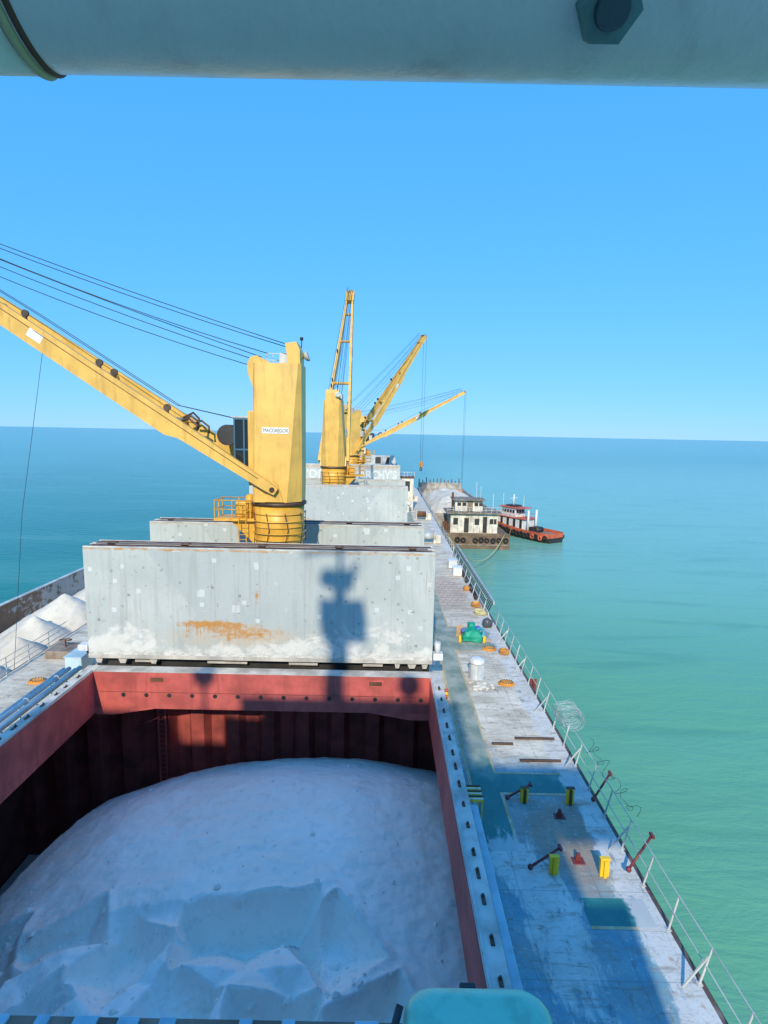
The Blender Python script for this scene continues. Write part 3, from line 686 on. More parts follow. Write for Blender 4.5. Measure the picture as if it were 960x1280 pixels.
# covers standing at the aft end of the near hatch: only their rusty notched top shows
t = thing('hatch_cover', 'rusty notched top edge of the hatch cover standing nearest the camera', 'hatch cover', (0, 3.13, ZB), group='folded hatch covers')
H = ZT - ZB
for k in range(2):
    m = MB(); m.bb(-9.3, 9.3, 0, 0.9, 0, H - 0.205, 0.02); p = m.build('panel', M_cover2, t); p.location = (0, k * 1.02, 0)
    m = MB(); m.bb(-9.29, 9.29, 0.01, 0.898, H - 0.20, H - 0.02); m.build('seal_channel', M_rustp, p)
    bl = None; x = -9.1; k2 = 0
    while x < 9.2:
        if bl is None:
            m = MB(); m.box((0, 0, 0), (0.20, 0.12, 0.05), None, 0.012); bl = m.build('stiffener', M_ltblue, p); bl.location = (x, 0.83, H - 0.01)
        else:
            c_ = link_copy(bl, p, (x, 0.83, H - 0.01)); c_.scale = (rnd.uniform(0.6, 1.3), 1, 1)
        x += rnd.choice((0.42, 0.46, 0.5, 0.84, 0.9))
# sunken coamings of the other hatches
for k, (a, b, lab) in enumerate(((38.8, 63.5, 'second'), (75, 98.5, 'third'), (108, 128, 'fourth'))):
    t = thing('hatch_coaming', 'grey %s hatch coaming from the bridge, low behind its folded covers' % lab, 'hatch coaming', (0, (a + b) / 2, 0), group='far hatch coamings')
    hh = (b - a) / 2
    for x0, x1, y0, y1, nm in ((-9.3, -8.9, -hh, hh, 'side_plate'), (8.9, 9.3, -hh, hh, 'side_plate'), (-8.9, 8.9, -hh, -hh + 0.3, 'end_plate'), (-8.9, 8.9, hh - 0.3, hh, 'end_plate')):
        m = MB(); m.bb(x0, x1, y0, y1, 0.01, CT); m.build(nm, M_coamtop, t)

# ================================================================== CRANES
JL = 28.4
def crane(loc, az, elev, label, ped_plat, hook_drop=None, detail=True):
    """az: jib heading, radians from +Y (forward) towards +X. Local +Y of the house = jib heading."""
    t = thing('deck_crane', label, 'crane', loc, 0, 'deck cranes')
    rot = (0, 0, -az)
    # --- pedestal
    m = MB(); m.lathe([(1.75, 0.0), (1.5, 0.6), (1.42, 1.4), (1.42, 7.9), (1.50, 8.6), (1.52, 10.0)], 32); ped = m.build('pedestal', M_yellow2, t)
    for k, z in enumerate((7.95, 8.35, 8.72, 9.08, 9.5)):
        m = MB(); m.torus((0, 0, z), (0, 0, 1), 1.56 + 0.05 * (k % 2), 0.035, 28, 5); m.build('ring_rail', M_yellow2, ped)
    for k in range(9):
        a = k * 0.7 + 0.2
        m = MB(); m.tube([(1.6 * math.cos(a), 1.6 * math.sin(a), 7.7), (1.62 * math.cos(a + 0.12), 1.62 * math.sin(a + 0.12), 8.6), (1.6 * math.cos(a), 1.6 * math.sin(a), 9.6)], 0.028, 5); m.build('stay', M_brown, ped)
    m = MB(); m.lathe([(1.60, 10.0), (1.66, 10.04), (1.66, 10.2), (1.55, 10.24)], 32); m.build('slewing_ring', M_brown, t)
    # --- access platform on the pedestal
    pa = ped_plat; q = Matrix.Rotation(-pa, 3, 'Z')
    def Q(x, y, z): return tuple(q @ Vector((x, y, z)))
    m = MB(); m.loft([[Q(-0.85, 1.3, 9.0), Q(0.85, 1.3, 9.0), Q(0.85, 3.8, 9.0), Q(-0.85, 3.8, 9.0)], [Q(-0.85, 1.3, 9.16), Q(0.85, 1.3, 9.16), Q(0.85, 3.8, 9.16), Q(-0.85, 3.8, 9.16)]])
    pl = m.build('platform', M_yellow2, t)
    m = MB(); m.loft([[Q(-0.5, 1.35, 7.6), Q(0.5, 1.35, 7.6), Q(0.5, 1.5, 7.6), Q(-0.5, 1.5, 7.6)], [Q(-0.5, 1.3, 8.995), Q(0.5, 1.3, 8.995), Q(0.5, 2.9, 8.995), Q(-0.5, 2.9, 8.995)]]); m.build('bracket', M_yellow2, pl)
    pts = [(-0.82, 1.5), (-0.82, 3.75), (0.82, 3.75), (0.82, 1.5)]
    for z in (9.7, 10.25):
        m = MB(); m.tube([Q(x, y, z) for x, y in pts], 0.035, 5); m.build('hand_rail', M_yellow2, pl)
    for x, y in ((-0.82, 1.6), (-0.82, 2.7), (-0.82, 3.75), (0.0, 3.75), (0.82, 3.75), (0.82, 2.7), (0.82, 1.6)):
        m = MB(); m.cyl(Q(x, y, 9.16), Q(x, y, 10.25), 0.035, n=5); m.build('rail_post', M_yellow2, pl)
    m = MB(); m.box(Q(0.1, 2.3, 9.65), (0.7, 0.7, 0.95), q, 0.08); m.build('motor_box', M_yellow2, pl)
    m = MB(); m.lathe([(0.3, 9.17), (0.3, 10.2), (0.24, 10.5), (0.1, 10.6)], 14, Q(-0.2, 1.75, 0)[:2] + (0,)); m.build('vent_post', M_yellow2, pl)
    ladx = Q(-0.95, 2.05, 0)
    m = MB()
    for dx in (-0.22, 0.22): m.cyl(Q(-0.95, 2.05 + dx, 3.0), Q(-0.95, 2.05 + dx, 10.3), 0.03, n=5)
    for z in range(24): m.cyl(Q(-0.95, 1.83, 3.1 + 0.3 * z), Q(-0.95, 2.27, 3.1 + 0.3 * z), 0.02, n=4)
    m.build('ladder', M_yellow2, pl)
    # --- house: chamfered column, wide chamfers at foot fading out to the top
    def sec(w, d0, d1, ch, z):
        cf = 0.14
        return [(-w + ch, -d0, z), (w - ch, -d0, z), (w, -d0 + ch, z), (w, d1 - cf, z), (w - cf, d1, z), (-w + cf, d1, z), (-w, d1 - cf, z), (-w, -d0 + ch, z)]
    hs = thing_part('house_root', t, rot)
    m = MB(); m.loft([sec(1.50, 1.50, 1.30, 0.78, 10.26), sec(1.46, 1.52, 1.30, 0.70, 11.4), sec(1.05, 1.50, 1.30, 0.16, 18.3)])
    house = m.build('house', M_yellow, t); house.rotation_euler = rot
    def part(mb, name, mat, par=None):
        o = mb.build(name, mat, par or t)
        if par is None: o.rotation_euler = rot
        return o
    # top: front sheave housing, rear hump, box, rail, beacon
    m = MB(); m.loft([[(x, y, z) for y, z in ((1.3, 16.9), (1.55, 17.6), (1.62, 18.2), (1.45, 18.62), (1.05, 18.72), (0.3, 18.33), (0.3, 17.2))] for x in (-0.95, 0.95)]); part(m, 'sheave_housing', M_yellow, house)
    m = MB(); m.loft([[(x, y, z) for y, z in ((-0.75, 18.2), (-0.55, 19.45), (-1.2, 19.55), (-1.40, 19.1), (-1.44, 17.4), (-0.9, 17.4))] for x in (-0.8, 0.8)]); part(m, 'rear_hump', M_yellow, house)
    m = MB(); m.bb(0.2, 1.08, -0.60, -0.02, 18.15, 19.05, 0.03); part(m, 'control_box', M_grey, house)
    for p0, p1 in (((1.0, 0.1, 18.3), (1.0, 0.1, 19.1)), ((1.0, 0.9, 18.3), (1.0, 0.9, 19.1)), ((1.0, 0.1, 19.1), (1.0, 0.9, 19.1)), ((1.0, 0.1, 18.7), (1.0, 0.9, 18.7)), ((1.0, 0.5, 18.3), (1.0, 0.5, 19.1))):
        m = MB(); m.cyl(p0, p1, 0.028, n=5); part(m, 'hand_rail', M_rail2, house)
    m = MB(); m.cyl((0.6, -1.3, 19.4), (0.6, -1.3, 20.0), 0.03, n=6); m.cyl((0.6, -1.3, 19.85), (0.6, -1.3, 20.02), 0.10, n=8); part(m, 'beacon', M_dark, house)
    m = MB(); m.lathe([(0.05, 0), (0.25, 0.12), (0.33, 0.3), (0.31, 0.31), (0.2, 0.16), (0.02, 0.06)], 14); o = part(m, 'lamp_dish', M_rail2, house); o.location = (0.7, -1.40, 18.85); o.rotation_euler = (R(70), 0, 0)
    # side seams and door
    m = MB(); m.bb(1.02, 1.09, 0.3, 1.28, 16.98, 17.02); part(m, 'seam', M_brown, house)
    # name plate with lettering on the right-hand side of the heading and on the left
    for sgn in (1,):
        xx = -1.30 if False else None
    lab = MB(); lab.box((0, 0, 0), (1.55, 0.02, 0.36)); lb = lab.build('name_plate', M_label, house)
    # the house sides lean in: at z=14.4 half width about 1.285
    zz = 14.45; wx = 1.46 + (1.05 - 1.46) * (zz - 11.4) / (18.3 - 11.4)
    side = 1 if az > 0 and az < math.pi else -1
    side = -1
    tilt = math.atan2(0.41, 6.9)
    lb.rotation_euler = (0, 0, 0)
    lb.matrix_local = Matrix.Translation((-wx - 0.016, -0.05, zz)) @ Matrix.Rotation(tilt, 4, 'Y') @ Matrix.Rotation(-math.pi / 2, 4, 'Z')
    if detail:
        tx = text_mesh("'MACGREGOR", 0.30, 0.004, 'lettering', M_ink, lb, (0.0, -0.013, -0.01), (R(90), 0, 0), 0.78)
    # --- jib feet lugs
    for sx in (-1, 1):
        m = MB(); m.loft([[(sx * x, y, z) for y, z in ((-0.55, 10.3), (0.55, 10.3), (0.28, 11.35), (0.05, 11.55), (-0.2, 11.35))] for x in (1.50, 1.62)]); part(m, 'jib_lug', M_yellow, house)
        m = MB(); m.cyl((sx * 1.4, 0.05, 11.05), (sx * 1.98, 0.05, 11.05), 0.16, n=12); part(m, 'pivot_pin', M_brown, house)
    # --- cab at the front between the jib beams
    m = MB(); m.bb(-0.78, 0.78, 1.32, 2.45, 12.35, 15.1, 0.06); cab = part(m, 'cab', M_glass)
    fr = MB()
    for x in (-0.79, 0.79):
        for y in (1.36, 1.9, 2.46): fr.bb(x - 0.045, x + 0.045, y - 0.045, y + 0.045, 12.3, 15.15)
    for z in (12.3, 13.3, 15.1):
        for x in (-0.79, 0.79): fr.bb(x - 0.05, x + 0.05, 1.33, 2.50, z - 0.05, z + 0.05)
        fr.bb(-0.83, 0.83, 2.41, 2.52, z - 0.048, z + 0.048)
    o = fr.build('cab_frame', paint_once('cab_blue', (0.05, 0.14, 0.22)), cab)
    m = MB(); m.bb(-0.85, 0.85, 1.28, 2.6, 15.16, 15.25); m.build('cab_roof', M_rail2, cab)
    m = MB(); m.bb(-1.12, 1.12, 1.24, 1.60, 11.2, 15.55, 0.04); part(m, 'ladder_casing', M_yellow, house)
    m = MB(); m.bb(0.95, 1.30, 1.25, 1.62, 9.4, 10.9, 0.03); part(m, 'cable_box', M_white, house)
    # --- jib: two box beams converging to the head
    jr = bpy.data.objects.new('jib', None)
    Jm = Matrix.Rotation(elev, 4, 'X'); base = Vector((0, 0.05, 11.05))
    beam_objs = []
    mj = MB()
    def beam(sx):
        # stations along the beam: (s, half-x position, half width, top, bottom)
        st = [(-0.25, 1.80, 0.15, 0.20, -0.20), (0.3, 1.80, 0.16, 0.27, -0.27), (5.9, 1.50, 0.16, 0.40, -0.50), (6.2, 1.49, 0.16, 0.40, -0.52), (6.9, 1.45, 0.16, 0.40, -0.78), (18.3, 0.86, 0.16, 0.38, -0.72), (18.9, 0.82, 0.16, 0.38, -0.44), (27.2, 0.42, 0.14, 0.30, -0.34), (JL, 0.36, 0.14, 0.24, -0.24)]
        secs = []
        for s_, hx, hw, tp, bt in st:
            secs.append([Vector((sx * hx - hw, s_, bt)), Vector((sx * hx + hw, s_, bt)), Vector((sx * hx + hw, s_, tp)), Vector((sx * hx - hw, s_, tp))])
        mm = MB(); mm.loft([[tuple(base + Jm.to_3x3() @ v) for v in sc] for sc in secs]); return mm
    def J(x, s_, z): return base + Jm.to_3x3() @ Vector((x, s_, z))
    jb = part(beam(1), 'jib_beam', M_yellow); jb2 = part(beam(-1), 'jib_beam', M_yellow)
    def jx(s_): return 1.80 - (1.80 - 0.36) * s_ / JL
    for s_, r_ in ((7.2, 0.22), (12.0, 0.20), (19.4, 0.18), (24.5, 0.16)):
        m = MB(); m.cyl(J(-jx(s_) + 0.1, s_, 0.02), J(jx(s_) - 0.1, s_, 0.02), r_, n=12); part(m, 'cross_tube', M_yellow)
    m = MB(); m.loft([[tuple(J(x, s_, z)) for x, z in ((-0.62, -0.35), (0.62, -0.35), (0.62, 0.42), (-0.62, 0.42))] for s_ in (JL - 1.4, JL + 0.5)]); hd = part(m, 'jib_head', M_yellow)
    for x in (-0.4, -0.13, 0.13, 0.4):
        m = MB(); m.cyl(J(x - 0.05, JL + 0.35, 0.1), J(x + 0.05, JL + 0.35, 0.1), 0.42, n=18); m.build('sheave', M_brown, hd)
    for sx in (-1, 1):
        for s_ in ((7.6, 11.2, 12.2, 17.2) if sx < 0 else ()):
            m = MB(); m.cyl(J(sx * jx(s_) - 0.07, s_, 0.62), J(sx * jx(s_) + 0.07, s_, 0.62), 0.20, n=14); m.bm.verts.ensure_lookup_table()
            p0 = J(sx * jx(s_), s_ - 0.1, 0.40); m.box(p0, (0.16, 0.2, 0.3)); part(m, 'rope_roller', M_brown)
        m = MB(); m.box(J(sx * (jx(16.0) + 0.165), 16.0, -0.12), (0.015, 0.95, 0.5), Matrix.Rotation(elev, 3, 'X')); part(m, 'rating_plate', M_label)
        m = MB(); m.tube([J(sx * (jx(s_) + 0.17), s_, 0.10) for s_ in (1.0, 10, 19, 27)], 0.02, 5); part(m, 'pipe_run', M_brown)
    for k in range(4):
        x0 = -1.0 + 0.5 * k; s0 = 6.0 + rnd.uniform(-0.2, 0.5); hh = rnd.uniform(0.6, 0.9)
        m = MB(); m.tube([J(x0, s0 - 0.5, 0.35), J(x0 + 0.1, s0 - 0.3, hh), J(x0 + rnd.uniform(-0.2, 0.2), s0 + 0.2, hh + 0.1), J(x0 + 0.15, s0 + 0.55, 0.35)], 0.07, 6); part(m, 'hose', M_brown)
    m = MB(); m.cyl(J(-0.6, 4.1, 1.05), J(0.6, 4.1, 1.05), 0.62, n=18); part(m, 'floodlight_drum', M_dark)
    m = MB(); m.box(J(1.2, 3.5, 0.75), (0.5, 0.75, 1.1), None, 0.04); part(m, 'junction_box', M_rail2)
    # --- ropes
    for k, x in enumerate((-0.62, -0.38, -0.12, 0.12, 0.38, 0.62)):
        ay, az_, bz_ = ((-0.6, 19.42, 1.25), (-0.55, 19.30, 1.15), (0.6, 18.95, 0.85), (1.0, 18.76, 0.62), (1.35, 18.60, 0.35), (1.55, 18.25, -0.10))[k]
        a = (x, ay, az_); b = J(x * 0.6, JL + 0.3, bz_)
        m = MB(); m.tube(catenary(a, b, 0.22 + 0.13 * (k % 3), 10), 0.024, 5); part(m, 'luffing_rope', M_rope)
    for x in (-0.25, 0.3):
        m = MB(); m.tube([(x, 1.5, 14.9)] + [tuple(J(x, s_, 0.85)) for s_ in (7.6, 17.2)] + [tuple(J(x, JL + 0.3, 0.5))], 0.022, 5); part(m, 'hoist_rope', M_rope)
    if hook_drop:
        tip = J(0, JL + 0.7, 0.0)
        for dx, dy in ((-0.3, 0.0), (0.3, 0.25)):
            m = MB(); m.tube([tuple(tip + Vector((dx, dy, 0))), (tip.x + dx * 0.8, tip.y + dy * 0.5, tip.z - hook_drop)], 0.026, 5); part(m, 'fall_rope', M_rope)
        m = MB(); c = Vector((tip.x, tip.y, tip.z - hook_drop)); m.box(c + Vector((0, 0, -0.5)), (0.75, 0.45, 1.2), None, 0.12); hk = part(m, 'hook_block', M_orange)
        m = MB(); m.torus(c + Vector((0, 0, -1.5)), (0, 1, 0), 0.32, 0.10, 14, 6); m.build('hook', M_dark, hk)
    bpy.data.objects.remove(hs)
    return t
def thing_part(name, parent, rot):
    o = bpy.data.objects.new(name, None); COL.objects.link(o); o.parent = parent; o.rotation_euler = rot; return o
_po = {}
def paint_once(name, col):
    if name not in _po: _po[name] = paint(name, col, 0.45, 0.1)
    return _po[name]

# nearest crane: jib to port
c1 = crane((0.15, 33.2, 0), R(-90), R(32.4), 'nearest yellow deck crane with its jib lowered out to the left', R(-90))
# a slack tag line from the near jib
jd = Vector((-math.cos(R(32.4)), 0, math.sin(R(32.4))))
p0 = Vector((0.0, -1.0, 11.05)) + jd * 15.8 + Vector((0, 0, -0.8))
m = MB(); m.tube([p0, p0 + Vector((-0.7, 0, -3.5)), p0 + Vector((-1.9, 0, -9.5)), p0 + Vector((-3.4, 0, -21.5))], 0.014, 5); m.build('tag_line', M_rope, c1)
c2 = crane((0.15, 68.5, 0), R(3), R(56), 'second yellow deck crane with its jib raised steeply ahead', R(75))
c3 = crane((0.15, 103.3, 0), R(52), R(52.5), 'third yellow deck crane, jib raised to the right with a hook hanging', R(90), 25.5)
c4 = crane((0.15, 135.5, 0), R(89), R(28.2), 'farthest yellow deck crane with its jib low over the barge', R(80), 24.0)

# ================================================================== RAILINGS
def railing(pts, label, mat, spacing, zs=(0.38, 0.75, 1.12), brace=False, lean=0.0, sx=1):
    t = thing('railing', label, 'railing', pts[0])
    o0 = Vector(pts[0])
    P = [Vector(p) - o0 for p in pts]
    for z in zs:
        m = MB(); m.tube([p + Vector((lean * z * sx + 0.015 * rnd.uniform(-1, 1), 0, z + 0.012 * rnd.uniform(-1, 1))) for p in P], 0.019, 6); m.build('rail', mat, t)
    proto = None; k = 0
    for a, b in zip(P, P[1:]):
        L = (b - a).length; n = max(1, round(L / spacing))
        for i in range(n):
            p = a.lerp(b, i / n); braced = brace and k % 3 == 0
            if proto is None:
                m = MB(); m.cyl((0, 0, 0), (lean * zs[-1] * sx, 0, zs[-1]), 0.035, 0.028, n=6); m.box((0, 0, 0.012), (0.14, 0.14, 0.024))
                proto = m.build('post', mat, t); proto.location = p
            else: link_copy(proto, t, p, (R(rnd.uniform(-2.5, 2.5)), 0, 0))
            if braced:
                m = MB(); m.cyl((p.x - sx * 0.5, p.y - 0.10, 0.01), (p.x + lean * 0.9 * sx - 0.03, p.y, 0.85), 0.035, n=6); m.build('brace', mat, t)
            k += 1
    return t
n_ = 24
railing([(15.28, 3 + 38.5 * i / n_, 0.0) for i in range(n_ + 1)], 'pale two-bar railing along the near starboard deck edge beside the sea', M_rail2, 1.6, (0.55, 1.10), True, 0.22, 1)
railing([(15.28, 66 + i * 4, 0.0) for i in range(16)], 'weathered railing along the far starboard deck edge beside the barge', M_rail, 2.0, (0.38, 0.75, 1.10))
railing([(-15.2, 8 + i * 4, 0.0) for i in range(8)], 'grey three-bar railing along the port deck edge above the sand heaps', M_rail, 1.7)
railing([(-15.2, 41.0 + i * 4, 0.0) for i in range(14)], 'grey railing along the port deck edge farther forward past the gap', M_rail, 1.8)

# stowed accommodation ladder along the starboard side
gw = thing('gangway_ladder', 'long stowed gangway ladder lying along the starboard rail', 'gangway', (15.25, 42.0, 0))
for x, z in ((-0.12, 0.22), (0.28, 1.15)):
    m = MB(); m.bb(x - 0.05, x + 0.05, 0, 23, z - 0.14, z + 0.14); m.build('stringer', M_grey, gw)
tr = None
for k in range(44):
    if tr is None:
        m = MB(); m.loft([[(-0.12, -0.1, 0.2), (-0.12, 0.12, 0.2), (-0.12, 0.14, 0.24), (-0.12, -0.08, 0.24)], [(0.28, -0.1, 1.13), (0.28, 0.12, 1.13), (0.28, 0.14, 1.17), (0.28, -0.08, 1.17)]]); tr = m.build('tread', M_dark, gw); tr.location = (0, 0.4, 0)
    else: link_copy(tr, gw, (0, 0.4 + 0.51 * k, 0))
for k in range(9):
    m = MB(); m.cyl((-0.5, 0.6 + k * 2.6, 0.0), (-0.2, 0.6 + k * 2.6, 1.35), 0.045, n=6); m.build('support_post', M_rail2, gw)
m = MB(); m.tube([(-0.25, 0.3 + 2.3 * k, 1.38) for k in range(10)], 0.03, 5); m.build('hand_rail', M_rail2, gw)

# ================================================================== STARBOARD DECK GEAR
def manhole(x, y, label, sx=1.0):
    t = thing('manhole_cover', label, 'manhole cover', (x, y, 0), group='oval manhole covers')
    m = MB(); m.lathe([(0.62, 0.0), (0.62, 0.05), (0.58, 0.07)], 28); rim = m.build('rim', M_orange, t); rim.scale = (0.80, 0.62, 1)
    m = MB(); m.lathe([(0.52, 0.07), (0.52, 0.11), (0.48, 0.13)], 28); lid = m.build('lid', M_orange, t); lid.scale = (0.80, 0.62, 1)
    b0 = None
    for k in range(14):
        a = 2 * math.pi * k / 14; p = (0.44 * 0.80 * math.cos(a), 0.44 * 0.62 * math.sin(a), 0.13)
        if b0 is None: mm = MB(); mm.cyl((0, 0, -0.01), (0, 0, 0.035), 0.03, n=6); b0 = mm.build('bolt', M_brown, t); b0.location = p
        else: link_copy(b0, t, p)
manhole(13.98, 30.2, 'orange oval manhole cover right of the white vent on the starboard deck')
manhole(13.95, 35.35, 'orange oval manhole cover on the green band beside the tarpaulin')
manhole(-13.0, 29.3, 'orange oval manhole cover on the port deck by the light blue pipes')

# white capped vent
t = thing('deck_vent', 'grey cylindrical deck vent with a white domed cap', 'vent', (12.35, 31.0, 0))
m = MB(); m.lathe([(0.50, 0), (0.46, 0.05), (0.42, 0.08), (0.42, 0.95)], 24); m.build('body', M_grey, t)
m = MB(); m.lathe([(0.47, 0.95), (0.49, 1.0), (0.44, 1.15), (0.25, 1.24), (0.05, 1.26)], 24); m.build('cap', M_white, t)
for k in range(6):
    a = k * 1.047; m = MB(); m.bb(-0.02, 0.02, 0.42, 0.46, 0.1, 0.94); o = m.build('strap', M_rail, t); o.rotation_euler = (0, 0, a)
m = MB()
for k in range(26):
    a, r_ = rnd.random() * 6.28, abs(rnd.gauss(0, 0.45)); s_ = rnd.uniform(0.08, 0.22)
    m.lathe([(s_, 0.0), (s_ * 0.8, s_ * 0.25), (s_ * 0.3, s_ * 0.42)], 9, (12.35 + r_ * 1.5 * math.cos(a), 29.75 + r_ * 0.8 * math.sin(a), 0.009))
tag(m.build('spilled_sand', M_sandb), 'white sand spilled on the deck in front of the vent', 'sand', kind='stuff')

# green tarpaulin over machinery
t = thing('covered_winch', 'winch under a green tarpaulin with blue cloths on the starboard deck', 'winch', (13.0, 37.0, 0)); t.scale = (0.85, 0.85, 0.85)
bm_ = bmesh.new(); bmesh.ops.create_cube(bm_, size=1.0); bmesh.ops.scale(bm_, vec=(1.5, 1.1, 0.75), verts=bm_.verts); bmesh.ops.translate(bm_, vec=(0, 0, 0.42), verts=bm_.verts)
bmesh.ops.subdivide_edges(bm_, edges=bm_.edges[:], cuts=9, use_grid_fill=True)
for v in bm_.verts:
    n = noise.noise_vector(v.co * 2.3); v.co += n * 0.13
    if v.co.z > 0.6: v.co.z += 0.28 * math.exp(-((v.co.x - 0.05) ** 2) * 6); v.co.x *= 0.86; v.co.y *= 0.85
    if v.co.z < 0.2: v.co.x *= 1.08; v.co.y *= 1.08; v.co.z = max(v.co.z, 0.03)
for f in bm_.faces: f.smooth = True
me = bpy.data.meshes.new('tarpaulin'); bm_.to_mesh(me); bm_.free(); me.materials.append(M_tarp); o = bpy.data.objects.new('tarpaulin', me); COL.objects.link(o); o.parent = t
m = MB(); m.cyl((-0.25, 0.55, 1.0), (0.3, 0.55, 1.0), 0.35, n=16); m.build('drum', M_tarp, t)
m = MB(); m.torus((0.72, 0.25, 0.55), (0.5, -1, 0.3), 0.38, 0.12, 18, 8); m.build('hose_coil', M_cyan, t)
m = MB(); m.box((0.55, 0.4, 0.9), (0.4, 0.4, 0.35), Matrix.Rotation(0.5, 3, 'Z'), 0.09); m.build('blue_cloth', M_bluecloth, t)
m = MB(); m.box((-0.7, 0.2, 0.75), (0.35, 0.35, 0.3), Matrix.Rotation(0.3, 3, 'Z'), 0.08); m.build('blue_cloth', M_bluecloth, t)
m = MB(); m.box((-0.95, 0.65, 0.55), (0.5, 0.06, 1.1), Matrix.Rotation(0.2, 3, 'X'), 0.01); m.build('board', M_skin, t)
for x in (-1.05, 0.95):
    m = MB(); m.bb(x - 0.1, x + 0.1, -0.6, -0.35, 0, 0.55, 0.03); m.build('bracket', M_postyel, t)
t = tag(MB().box((13.95, 37.0, 0.03), (0.95, 0.6, 0.04), Matrix.Rotation(0.1, 3, 'Z'), 0.01).build('plywood_sheet', M_skin), 'tan plywood sheet lying on the green deck band', 'board')

def crumple(name, c, size, mat, seed, amp=0.25):
    bm_ = bmesh.new(); bmesh.ops.create_icosphere(bm_, subdivisions=3, radius=1.0)
    for v in bm_.verts:
        n = noise.noise_vector(v.co * 1.7 + Vector((seed, 0, 0))); v.co = v.co * (1 + amp * n.x) + n * amp * 0.4
        v.co = Vector((v.co.x * size[0], v.co.y * size[1], max(v.co.z, -0.75) * size[2]))
    for f in bm_.faces: f.smooth = True
    me = bpy.data.meshes.new(name); bm_.to_mesh(me); bm_.free(); me.materials.append(mat)
    o = bpy.data.objects.new(name, me); COL.objects.link(o); o.location = (c[0], c[1], c[2] + 0.75 * size[2]); return o
tag(crumple('garbage_bag', (14.6, 39.7, 0), (0.38, 0.36, 0.42), paint('bag_grey', (0.10, 0.105, 0.12), 0.35, 0.2), 3), 'dark grey sack beside the starboard rail', 'sack')

# coils of rope and hose by the rail
def coil(x, y, r_, mat, n, label, nm='rope_coil', cat='rope', tilt=0.0):
    m = MB(); pts = []
    for i in range(n * 20):
        a = i / 20 * 2 * math.pi; rr = r_ * (1 + 0.10 * math.sin(i * 0.37)) - 0.02 * (i // 20 % 3)
        pts.append((rr * math.cos(a), rr * math.sin(a), 0.05 + 0.055 * i / 20))
    m.tube(pts, 0.045, 6); o = m.build(nm, mat); o.location = (x, y, 0); o.rotation_euler = (0, tilt, 0)
    return tag(o, label, cat)
coil(14.8, 34.6, 0.30, M_orrope, 5, 'orange rope coil by the rail next to the green deck band')
coil(14.55, 44.6, 0.36, M_orrope, 6, 'orange rope coil at the near end of the gangway ladder')
coil(14.5, 49.5, 0.30, M_orrope, 6, 'small orange rope coil beside the middle of the gangway ladder')
coil(14.6, 42.7, 0.45, M_yelrope, 5, 'pale rope coil lying aft of the gangway ladder')
for k, (y, lab) in enumerate(((46.5, 'black rubber hose bundle stowed by the near end of the gangway'), (52.0, 'black rubber hose bundle stowed halfway along the gangway'))):
    m = MB(); m.tube([(0, 0, 0.12), (0.1, 1.5, 0.25), (-0.05, 3.0, 0.16), (0.1, 4.2, 0.22)], 0.14, 8); o = m.build('rubber_hose', M_black); o.location = (14.85, y, 0); tag(o, lab, 'hose')
for k, (x, y, lab) in enumerate(((14.3, 55.0, 'white painted locker box on deck by the gangway'), (14.2, 58.2, 'small white locker box farther along the gangway'))):
    tt = thing('deck_locker', lab, 'locker', (x, y, 0), group='deck lockers')
    m = MB(); m.bb(-0.45, 0.45, -0.5, 0.5, 0.05, 0.85, 0.03); m.build('body', M_white, tt)
    m = MB(); m.bb(-0.5, 0.5, -0.55, 0.55, 0.86, 0.92, 0.02); m.build('lid', M_white, tt)

# yellow posts of the cradle
for x, y, h, mt, lab in ((14.14, 16.2, 0.62, M_postyel, 'yellow steel post standing in the sunlit patch near the rail'), (12.48, 16.25, 0.62, M_postyel, 'yellow steel post beside the near maroon lever bar'),
                         (14.19, 19.75, 0.66, M_brown, 'dark topped yellow post near the rail by the green band'), (12.39, 19.8, 0.62, M_brown, 'dark topped yellow post beside the far maroon lever bar')):
    t = thing('cradle_post', lab, 'post', (x, y, 0), rnd.uniform(-0.1, 0.1), 'yellow cradle posts')
    m = MB(); m.bb(-0.15, 0.15, -0.06, 0.06, 0.0, h, 0.012); m.build('plate', M_postyel, t)
    m = MB(); m.bb(-0.05, 0.05, -0.13, -0.062, 0.0, h * 0.97, 0.01); m.build('web', mt if mt is M_brown else M_postyel, t)
    m = MB(); m.bb(-0.165, 0.165, -0.075, 0.075, h + 0.001, h + 0.04, 0.008); m.build('cap', mt, t)
def lever(a, b, label, up=None):
    a, b = Vector(a), Vector(b); t = thing('lever_bar', label, 'lever', (a.x, a.y, 0), group='maroon lever bars')
    o0 = Vector((a.x, a.y, 0)); a, b = a - o0, b - o0
    m = MB(); m.cyl(a, b, 0.045, n=8); m.build('bar', M_maroon, t)
    m = MB(); m.lathe([(0.02, -0.10), (0.07, -0.07), (0.095, 0), (0.07, 0.07), (0.02, 0.10)], 12); o = m.build('knob', M_maroon, t); o.location = a
    m = MB(); m.box(b, (0.10, 0.26, 0.10), None, 0.02); m.build('fork', M_maroon, t)
lever((11.72, 19.75, 0.22), (12.75, 20.25, 0.46), 'maroon lever bar leaning on the far dark topped post')
lever((11.72, 16.3, 0.18), (12.85, 16.8, 0.50), 'maroon lever bar leaning on the near yellow post')
lever((15.1, 19.7, 0.25), (16.05, 20.5, 0.85), 'maroon lever bar sticking out over the rail by the green band')
lever((14.95, 16.2, 0.25), (16.0, 16.9, 0.95), 'maroon lever bar sticking out over the rail by the sunlit patch')
